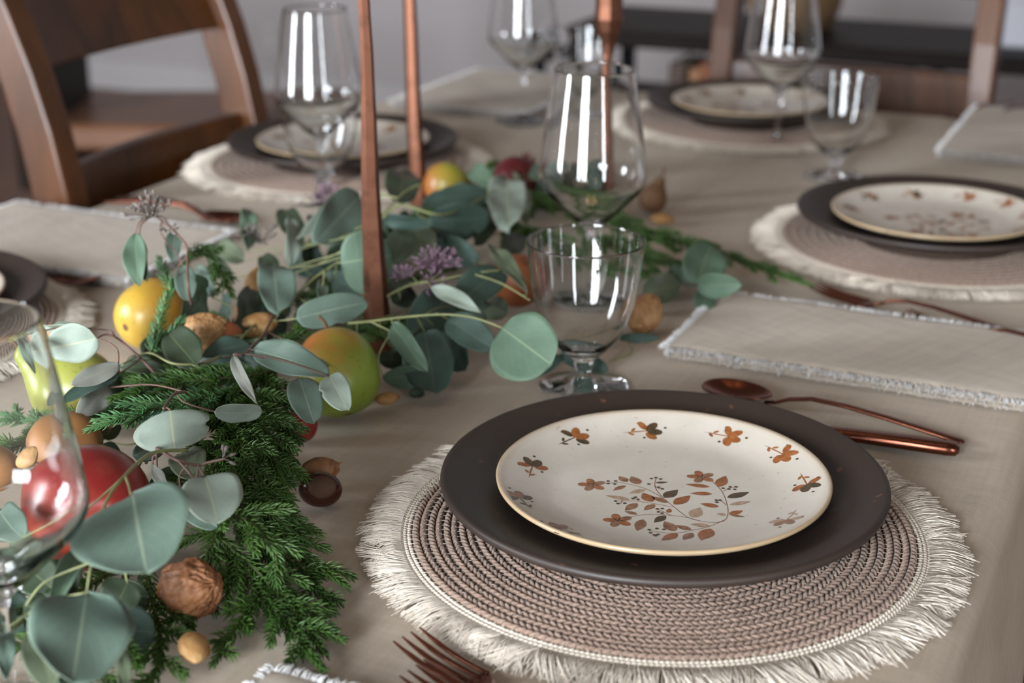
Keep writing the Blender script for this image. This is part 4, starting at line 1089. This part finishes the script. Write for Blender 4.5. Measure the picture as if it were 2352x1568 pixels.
def seeds(t, base, dirn, r, n, mt, rg, stalk=True):
    m = MB(); d_ = Vector(dirn).normalized(); x, y, z = frame(d_)
    for k in range(n):
        a = rg.uniform(0, 6.283); el = math.sqrt(rg.random()) * 1.25; e = (z * math.cos(el) + (x * math.cos(a) + y * math.sin(a)) * math.sin(el)).normalized()
        l = r * rg.uniform(.6, 1.0); h1 = base + e * l
        m.tube([base + e * l * .15, base + e * l * .6 + z * l * .05, h1], [.00028, .00028, .00040], 4, caps=False)
        o, o2, o3 = frame(e); bl = rg.uniform(.0016, .0024)
        m.ellipsoid(h1 + e * bl * .7, o * bl * .5, o2 * bl * .5, e * bl, 6, 5)
    m.build('seed_cluster', M[mt], t)
def euc(label, stems, leaves, clusters=(), seed=0, smat='stem', petiole=.3):
    """stems: lists of (u, v, z); leaves: base (u,v,z), tip (u,v,z), width px, roll, tone, shape, curl, fold"""
    rg = random.Random(seed); S = [path_on([at(*p) for p in s]) for s in stems]
    t = thing('eucalyptus_sprig', label, 'eucalyptus', S[0][0], 0, 'eucalyptus sprigs in the garland')
    m = MB()
    for k, s in enumerate(S): m.tube(s, [(.0010 if k == 0 else .0007) * (1.15 - .5 * i / len(s)) for i in range(len(s))], 7)
    allp = [p for s in S for p in s]
    for L_ in leaves:
        (bu, bv, bz), (tu, tv, tz), wp = L_[0], L_[1], L_[2]; roll = L_[3] if len(L_) > 3 else 0
        tone = L_[4] if len(L_) > 4 else 'b'; shp = L_[5] if len(L_) > 5 else 'r'; curl = L_[6] if len(L_) > 6 else .12; fold = L_[7] if len(L_) > 7 else .15
        P0, P1 = at(bu, bv, bz), at(tu, tv, tz); W = wp * depth((P0 + P1) / 2) / F / max(.3, math.cos(R(roll)))
        lm = leaf_mesh(P0, P1, W, roll, shp, rg, curl, fold); o = lm.build('leaf', LV[tone], t)
        sm = o.modifiers.new('thickness', 'SOLIDIFY'); sm.thickness = .00035; sm.offset = 0
        # leaf stalk to the nearest stem
        e = (P1 - P0).normalized(); src = Vector(lm.v[6]); near = min(allp, key=lambda p: (p - P0).length)
        if (near - src).length > petiole: near = src - e * .014 - UP * .006
        mid_ = (near + src) / 2 - e * min(.006, (near - src).length * .25)
        m.tube(path_on([near, mid_, src + e * .001]), [.00055] * 12 + [.0004], 6)
    m.build('stem', M[smat], t)
    for c in clusters: seeds(t, at(*c[0]), c[1], c[2], c[3], c[4], rg)
    return t
z_ = .06
euc('eucalyptus sprig with the largest round leaf over the pomegranate, closest to the camera',
    [[(430, 1034, .070), (350, 1040, .080), (287, 1092, .090), (245, 1150, .088), (225, 1220, .078), (212, 1290, .070)], [(287, 1092, .090), (296, 1115, .093), (300, 1136, .094)], [(212, 1290, .070), (205, 1320, .068), (199, 1360, .062)]],
    [((305, 1134, .094), (338, 1318, .082), 276, 12, 'b', 'h', .05, .12), ((199, 1362, .062), (166, 1572, .050), 236, 0, 'b', 'h', .08, .10),
     ((80, 1450, .045), (120, 1575, .038), 88, 0, 'o', 'r'), ((204, 1250, .060), (118, 1405, .050), 52, 25, 'g', 'o', .1, .6), ((182, 1245, .058), (160, 1400, .046), 40, 10, 'd', 'l', .1, .3),
     ((118, 1350, .040), (60, 1300, .044), 100, 0, 'd', 'r'), ((295, 1335, .045), (262, 1400, .034), 96, 0, 'd', 'h'), ((283, 1480, .030), (285, 1600, .020), 34, 0, 'o', 'o'),
     ((55, 1390, .040), (110, 1400, .036), 70, 0, 'd', 'r'), ((15, 1440, .045), (10, 1560, .040), 46, 0, 'b', 'o'), ((60, 1250, .050), (0, 1180, .050), 90, 0, 'b', 'r')], seed=101)
euc('eucalyptus sprig with two pale curled leaves right of the pomegranate',
    [[(360, 1030, .070), (378, 1040, .074), (410, 1058, .076), (455, 1068, .074), (478, 1062, .076), (518, 1053, .080)], [(410, 1058, .076), (432, 1082, .074), (448, 1103, .070)], [(455, 1068, .074), (462, 1082, .074), (470, 1094, .074)], [(362, 1030, .070), (360, 1052, .068), (361, 1072, .066)]],
    [((470, 1094, .074), (500, 1202, .062), 140, -8, 'p', 'f', .12, .14), ((448, 1103, .066), (425, 1038, .058), 86, 0, 'o', 'r'), ((349, 1066, .062), (400, 1142, .050), 28, 15, 's', 'l', .2, .3),
     ((420, 1150, .052), (500, 1212, .046), 60, 0, 'b', 'r'), ((380, 1016, .058), (305, 1046, .052), 52, 0, 'b', 'r')],
    [((512, 1052, .080), (.6, 0, .6), .006, 5, 'seed')], seed=102, smat='stem_red')
euc('eucalyptus sprig with a wide drooping pale leaf on the fir',
    [[(425, 900, .074), (400, 905, .080), (375, 938, .086)], [(375, 938, .086), (383, 936, .086), (391, 941, .086)]],
    [((391, 941, .086), (402, 1032, .070), 178, 10, 'p', 'f', .10, -.20), ((492, 946, .068), (602, 944, .064), 44, 30, 'p', 'r', .1, .15), ((252, 888, .058), (178, 957, .052), 62, 0, 's', 'o')], seed=103, smat='stem_red')
euc('eucalyptus sprig arching over the lime yellow pear',
    [[(360, 862, .058), (320, 820, .070), (280, 785, .080), (262, 772, .086)], [(262, 772, .086), (255, 760, .088), (240, 757, .088), (212, 755, .088)], [(262, 772, .086), (242, 768, .088), (224, 776, .088)]],
    [((224, 777, .088), (108, 800, .078), 92, -10, 'p', 'h', .10, .15), ((212, 753, .088), (98, 747, .084), 34, -35, 'p', 'l', .15, .5), ((205, 758, .086), (112, 752, .083), 26, 20, 'b', 'l', .15, .3),
     ((275, 838, .074), (163, 884, .070), 46, 20, 's', 'o', .05, .1), ((385, 850, .056), (272, 842, .058), 34, 20, 'd', 'o'), ((275, 858, .068), (140, 925, .062), 36, 30, 't', 'o'), ((76, 765, .085), (110, 855, .078), 38, 0, 'b', 'o')], seed=104, smat='stem_red')
euc('eucalyptus sprig with a dark oval leaf before the light walnut',
    [[(600, 730, .052), (540, 790, .056), (480, 830, .058), (400, 835, .062), (340, 810, .064), (280, 838, .064)]],
    [((452, 840, .060), (388, 766, .066), 88, 0, 'd', 'r', .08, .12), ((408, 758, .056), (471, 664, .064), 58, 20, 'g', 'o'), ((558, 762, .050), (572, 662, .056), 58, 10, 'd', 'o'),
     ((486, 682, .060), (452, 618, .060), 46, 0, 'b', 'r'), ((575, 792, .058), (466, 818, .058), 46, 35, 't', 'o', .1, .3), ((560, 770, .052), (480, 812, .050), 30, 40, 's', 'l')], seed=105)
euc('eucalyptus sprig with two long bluish leaves left of the green pear',
    [[(640, 690, .056), (610, 760, .062), (575, 800, .072), (560, 812, .076), (536, 814, .078)], [(575, 800, .072), (582, 804, .072)]],
    [((582, 803, .074), (758, 862, .066), 76, -15, 'b', 'h', .12, .12), ((537, 814, .076), (593, 930, .066), 30, 20, 's', 'l', .10, .3), ((688, 868, .062), (722, 973, .052), 78, 0, 'b', 'r', .10, .12),
     ((757, 864, .068), (800, 942, .062), 70, 0, 'p', 'f', .15, .15), ((690, 800, .05), (755, 840, .05), 30, 30, 't', 'o')], seed=106, smat='stem_red')
euc('tall eucalyptus sprig with a seed head standing over the golden pear',
    [[(440, 700, .070), (432, 655, .090), (430, 590, .104), (428, 565, .110), (400, 530, .118), (372, 508, .124), (352, 492, .128)], [(372, 508, .124), (368, 530, .118), (385, 560, .108)], [(345, 495, .126), (322, 508, .124), (311, 536, .116)], [(350, 495, .126), (325, 515, .122), (320, 546, .114)]],
    [((311, 537, .116), (320, 656, .088), 54, 15, 'g', 'o', .08, .3), ((321, 546, .113), (337, 646, .090), 30, 30, 'd', 'o', .08, .3), ((400, 532, .110), (398, 602, .094), 38, 0, 'b', 'o'), ((420, 610, .092), (430, 690, .074), 50, 0, 'b', 'r'), ((410, 640, .085), (480, 655, .070), 40, 0, 'g', 'o')],
    [((350, 500, .126), (-.2, -.1, .9), .020, 70, 'seed'), ((385, 530, .118), (.3, -.3, .6), .008, 8, 'seed')], seed=107, smat='stem_red')
euc('long green stemmed eucalyptus sprig behind the walnut and almond',
    [[(600, 760, .046), (660, 700, .060), (720, 640, .068), (775, 600, .074), (830, 530, .080), (880, 490, .086), (930, 440, .092), (970, 422, .094)], [(745, 620, .072), (742, 650, .066), (735, 672, .060)]],
    [((640, 722, .060), (628, 606, .070), 90, 0, 'b', 'r', .10, .12), ((680, 732, .062), (846, 694, .066), 74, -10, 'b', 'h', .12, .14), ((782, 604, .074), (900, 586, .078), 152, 0, 'g', 'r', .10, .10),
     ((665, 615, .062), (662, 501, .070), 36, 25, 'p', 'o'), ((570, 577, .058), (571, 479, .066), 40, 0, 'g', 'o'), ((826, 450, .088), (722, 560, .074), 100, 0, 'b', 'h', .10, .10), ((800, 455, .086), (682, 548, .074), 48, 0, 'p', 'l'),
     ((735, 700, .058), (740, 640, .064), 26, 20, 'b', 'o'), ((770, 640, .05), (826, 672, .05), 60, 0, 't', 'r'), ((530, 640, .045), (480, 600, .045), 44, 0, 'd', 'r'), ((700, 560, .05), (650, 480, .055), 56, 0, 'd', 'o'), ((745, 560, .05), (730, 490, .05), 60, 0, 't', 'r'), ((560, 600, .04), (500, 560, .04), 50, 0, 'o', 'r'), ((640, 640, .045), (600, 590, .05), 50, 0, 'd', 'o')],
    [((600, 560, .056), (-.1, -.1, .8), .020, 45, 'seed'), ((755, 470, .082), (0, 0, .9), .018, 36, 'seed_v')], seed=108)
euc('eucalyptus sprig with a dark round leaf between the two candlesticks',
    [[(880, 500, .072), (920, 470, .082), (1000, 492, .080), (1060, 480, .076), (1128, 442, .074), (1180, 420, .070)]],
    [((920, 470, .082), (926, 391, .088), 82, 0, 'd', 'r', .08, .1), ((1122, 444, .074), (970, 464, .074), 54, 20, 't', 'o', .08, .12), ((1134, 426, .066), (1082, 388, .064), 46, 0, 'g', 'r'),
     ((1162, 410, .074), (1170, 527, .060), 92, 0, 'p', 'r', .08, .12), ((983, 505, .070), (1124, 500, .066), 84, 10, 't', 'r', .10, .12), ((870, 500, .070), (1004, 514, .066), 36, 30, 't', 'o'), ((1205, 440, .05), (1208, 516, .046), 34, 0, 'o', 'o'), ((1215, 400, .05), (1300, 385, .05), 50, 0, 'b', 'r'), ((1390, 380, .04), (1340, 400, .04), 40, 0, 'b', 'r')], seed=109)
euc('eucalyptus sprig with violet seed heads in the middle of the garland',
    [[(870, 690, .046), (940, 655, .056), (1000, 645, .064), (1080, 628, .068), (1150, 620, .068)], [(1090, 630, .068), (1150, 650, .066), (1218, 690, .060)], [(985, 648, .060), (1000, 635, .064), (1005, 628, .068)], [(960, 650, .058), (940, 628, .060), (925, 640, .060)]],
    [((900, 608, .060), (926, 535, .066), 66, 0, 'g', 'r'), ((985, 620, .050), (950, 512, .058), 80, 0, 'o', 'r'), ((1100, 602, .050), (1002, 556, .054), 66, 0, 't', 'r'), ((1150, 620, .066), (1050, 700, .052), 84, 20, 't', 'r', .1, .2),
     ((1212, 674, .062), (1118, 556, .070), 38, 20, 'o', 'l', .08, .3), ((990, 660, .066), (1105, 718, .060), 40, -20, 'p', 'l', .08, .3), ((1120, 700, .040), (1165, 720, .036), 58, 0, 'o', 'r'), ((920, 690, .045), (880, 600, .05), 60, 0, 'd', 'r'), ((1090, 560, .05), (1130, 480, .05), 60, 0, 'd', 'r'), ((1040, 560, .045), (1080, 500, .045), 62, 0, 't', 'r'), ((1000, 560, .04), (930, 520, .04), 60, 0, 'd', 'r'), ((1160, 600, .04), (1190, 540, .04), 56, 0, 'd', 'r')],
    [((1003, 620, .068), (0, -.2, .9), .020, 75, 'seed_v'), ((925, 640, .060), (-.2, -.2, .8), .011, 22, 'seed_v'), ((985, 650, .062), (.3, -.6, .3), .012, 26, 'seed_v')], seed=110)
euc('green stemmed eucalyptus sprig whose great round leaf stands behind the goblet',
    [[(800, 742, .052), (850, 738, .056), (930, 728, .060), (1020, 722, .064), (1090, 730, .064), (1152, 752, .060)], [(850, 738, .056), (880, 752, .054), (900, 762, .052)]],
    [((1152, 752, .062), (1268, 838, .046), 168, 0, 'g', 'r', .08, .08), ((900, 742, .056), (982, 854, .040), 50, 10, 'g', 'f', .08, .2), ((975, 760, .040), (1000, 902, .010), 118, 0, 't', 'r', .08, .1),
     ((1028, 732, .050), (1132, 800, .036), 76, 0, 't', 'r'), ((940, 772, .036), (1034, 678, .046), 96, 0, 't', 'r'), ((878, 868, .016), (1000, 858, .018), 54, 10, 'g', 'o'), ((868, 822, .022), (940, 830, .020), 42, 0, 'd', 'o'), ((1010, 760, .030), (1068, 850, .012), 70, 0, 't', 'r'), ((1060, 700, .036), (1130, 720, .034), 60, 10, 'd', 'r'), ((900, 800, .026), (960, 850, .016), 62, 0, 't', 'r'), ((960, 700, .034), (900, 660, .036), 56, 0, 'd', 'o'), ((975, 900, .004), (940, 905, .004), 30, 0, 'd', 'o')], seed=111)
euc('low eucalyptus sprig lying on the cloth under the goblet',
    [[(1180, 850, .008), (1260, 835, .010), (1350, 800, .008), (1420, 775, .006), (1452, 808, .004), (1400, 830, .003)]],
    [((1188, 862, .006), (1292, 818, .014), 44, 0, 't', 'o'), ((1285, 815, .014), (1397, 850, .006), 44, 0, 't', 'r'), ((1413, 774, .008), (1516, 776, .008), 24, 10, 't', 'o')], seed=112)
euc('eucalyptus sprig of round grey green leaves beyond the walnut on the cloth',
    [[(1440, 690, .012), (1510, 668, .016), (1560, 655, .018), (1605, 652, .020), (1650, 665, .016)]],
    [((1600, 652, .024), (1632, 562, .050), 104, 0, 'g', 'r', .08, .08), ((1600, 655, .022), (1704, 652, .034), 60, 10, 'g', 'o'), ((1536, 622, .020), (1602, 655, .016), 46, 0, 'g', 'o'), ((1560, 655, .020), (1474, 672, .018), 70, 0, 'o', 'r'),
     ((1625, 668, .016), (1608, 722, .006), 52, 0, 'g', 'o'), ((1520, 700, .01), (1470, 690, .01), 40, 0, 'o', 'r')], seed=113, smat='stem_red')
# leaves lying low inside the garland, under the ones on top
rg = random.Random(77)
axis = [(60, 1520), (200, 1330), (330, 1130), (430, 960), (520, 840), (640, 740), (800, 650), (960, 570), (1100, 510), (1250, 470), (1380, 470)]
for k in range(11):
    a, b = axis[max(0, k - 1)], axis[min(k, 10)]
    A, B = at(*a, .0), at(*b, .0); 
    if k == 0: B = at(*axis[1], .0)
    st = []; lv = []
    def px(P):
        z = depth(P); y = P[1] * sP + (P[2] - H0) * cP; return (1176 + F * P[0] / z, 784 - F * y / z, P[2])
    for q in range(5):
        P = A.lerp(B, q / 4); st.append(px(P + Vector((rg.uniform(-.012, .012), rg.uniform(-.01, .01), rg.uniform(.014, .026)))))
    for q in range(10):
        P = A.lerp(B, rg.random()) + Vector((rg.uniform(-.042, .040), rg.uniform(-.03, .03), rg.uniform(.012, .030)))
        an = rg.uniform(0, 6.28); L = rg.uniform(.026, .040); Q = P + Vector((math.cos(an) * L, math.sin(an) * L, rg.uniform(-.006, .012)))
        Q.z = max(Q.z, .006); wp = rg.uniform(.6, .9) * L * F / depth(P)
        lv.append((px(P), px(Q), wp, rg.uniform(-25, 25), rg.choice('dttog'), rg.choice('ror')))
    euc(['eucalyptus sprig low at the lower picture edge under the foreground leaves', 'eucalyptus sprig low under the bottom round leaf', 'eucalyptus sprig low beside the pomegranate', 'eucalyptus sprig low under the near fir mass',
         'eucalyptus sprig low between fir mass and walnut', 'eucalyptus sprig low under the open almond', 'eucalyptus sprig low behind the green pear', 'eucalyptus sprig low at the nearer candlestick',
         'eucalyptus sprig low under the violet seed heads', 'eucalyptus sprig low near the dark pomegranate', 'eucalyptus sprig low beneath the central wine glass bowl'][k], [st], lv, seed=200 + k)
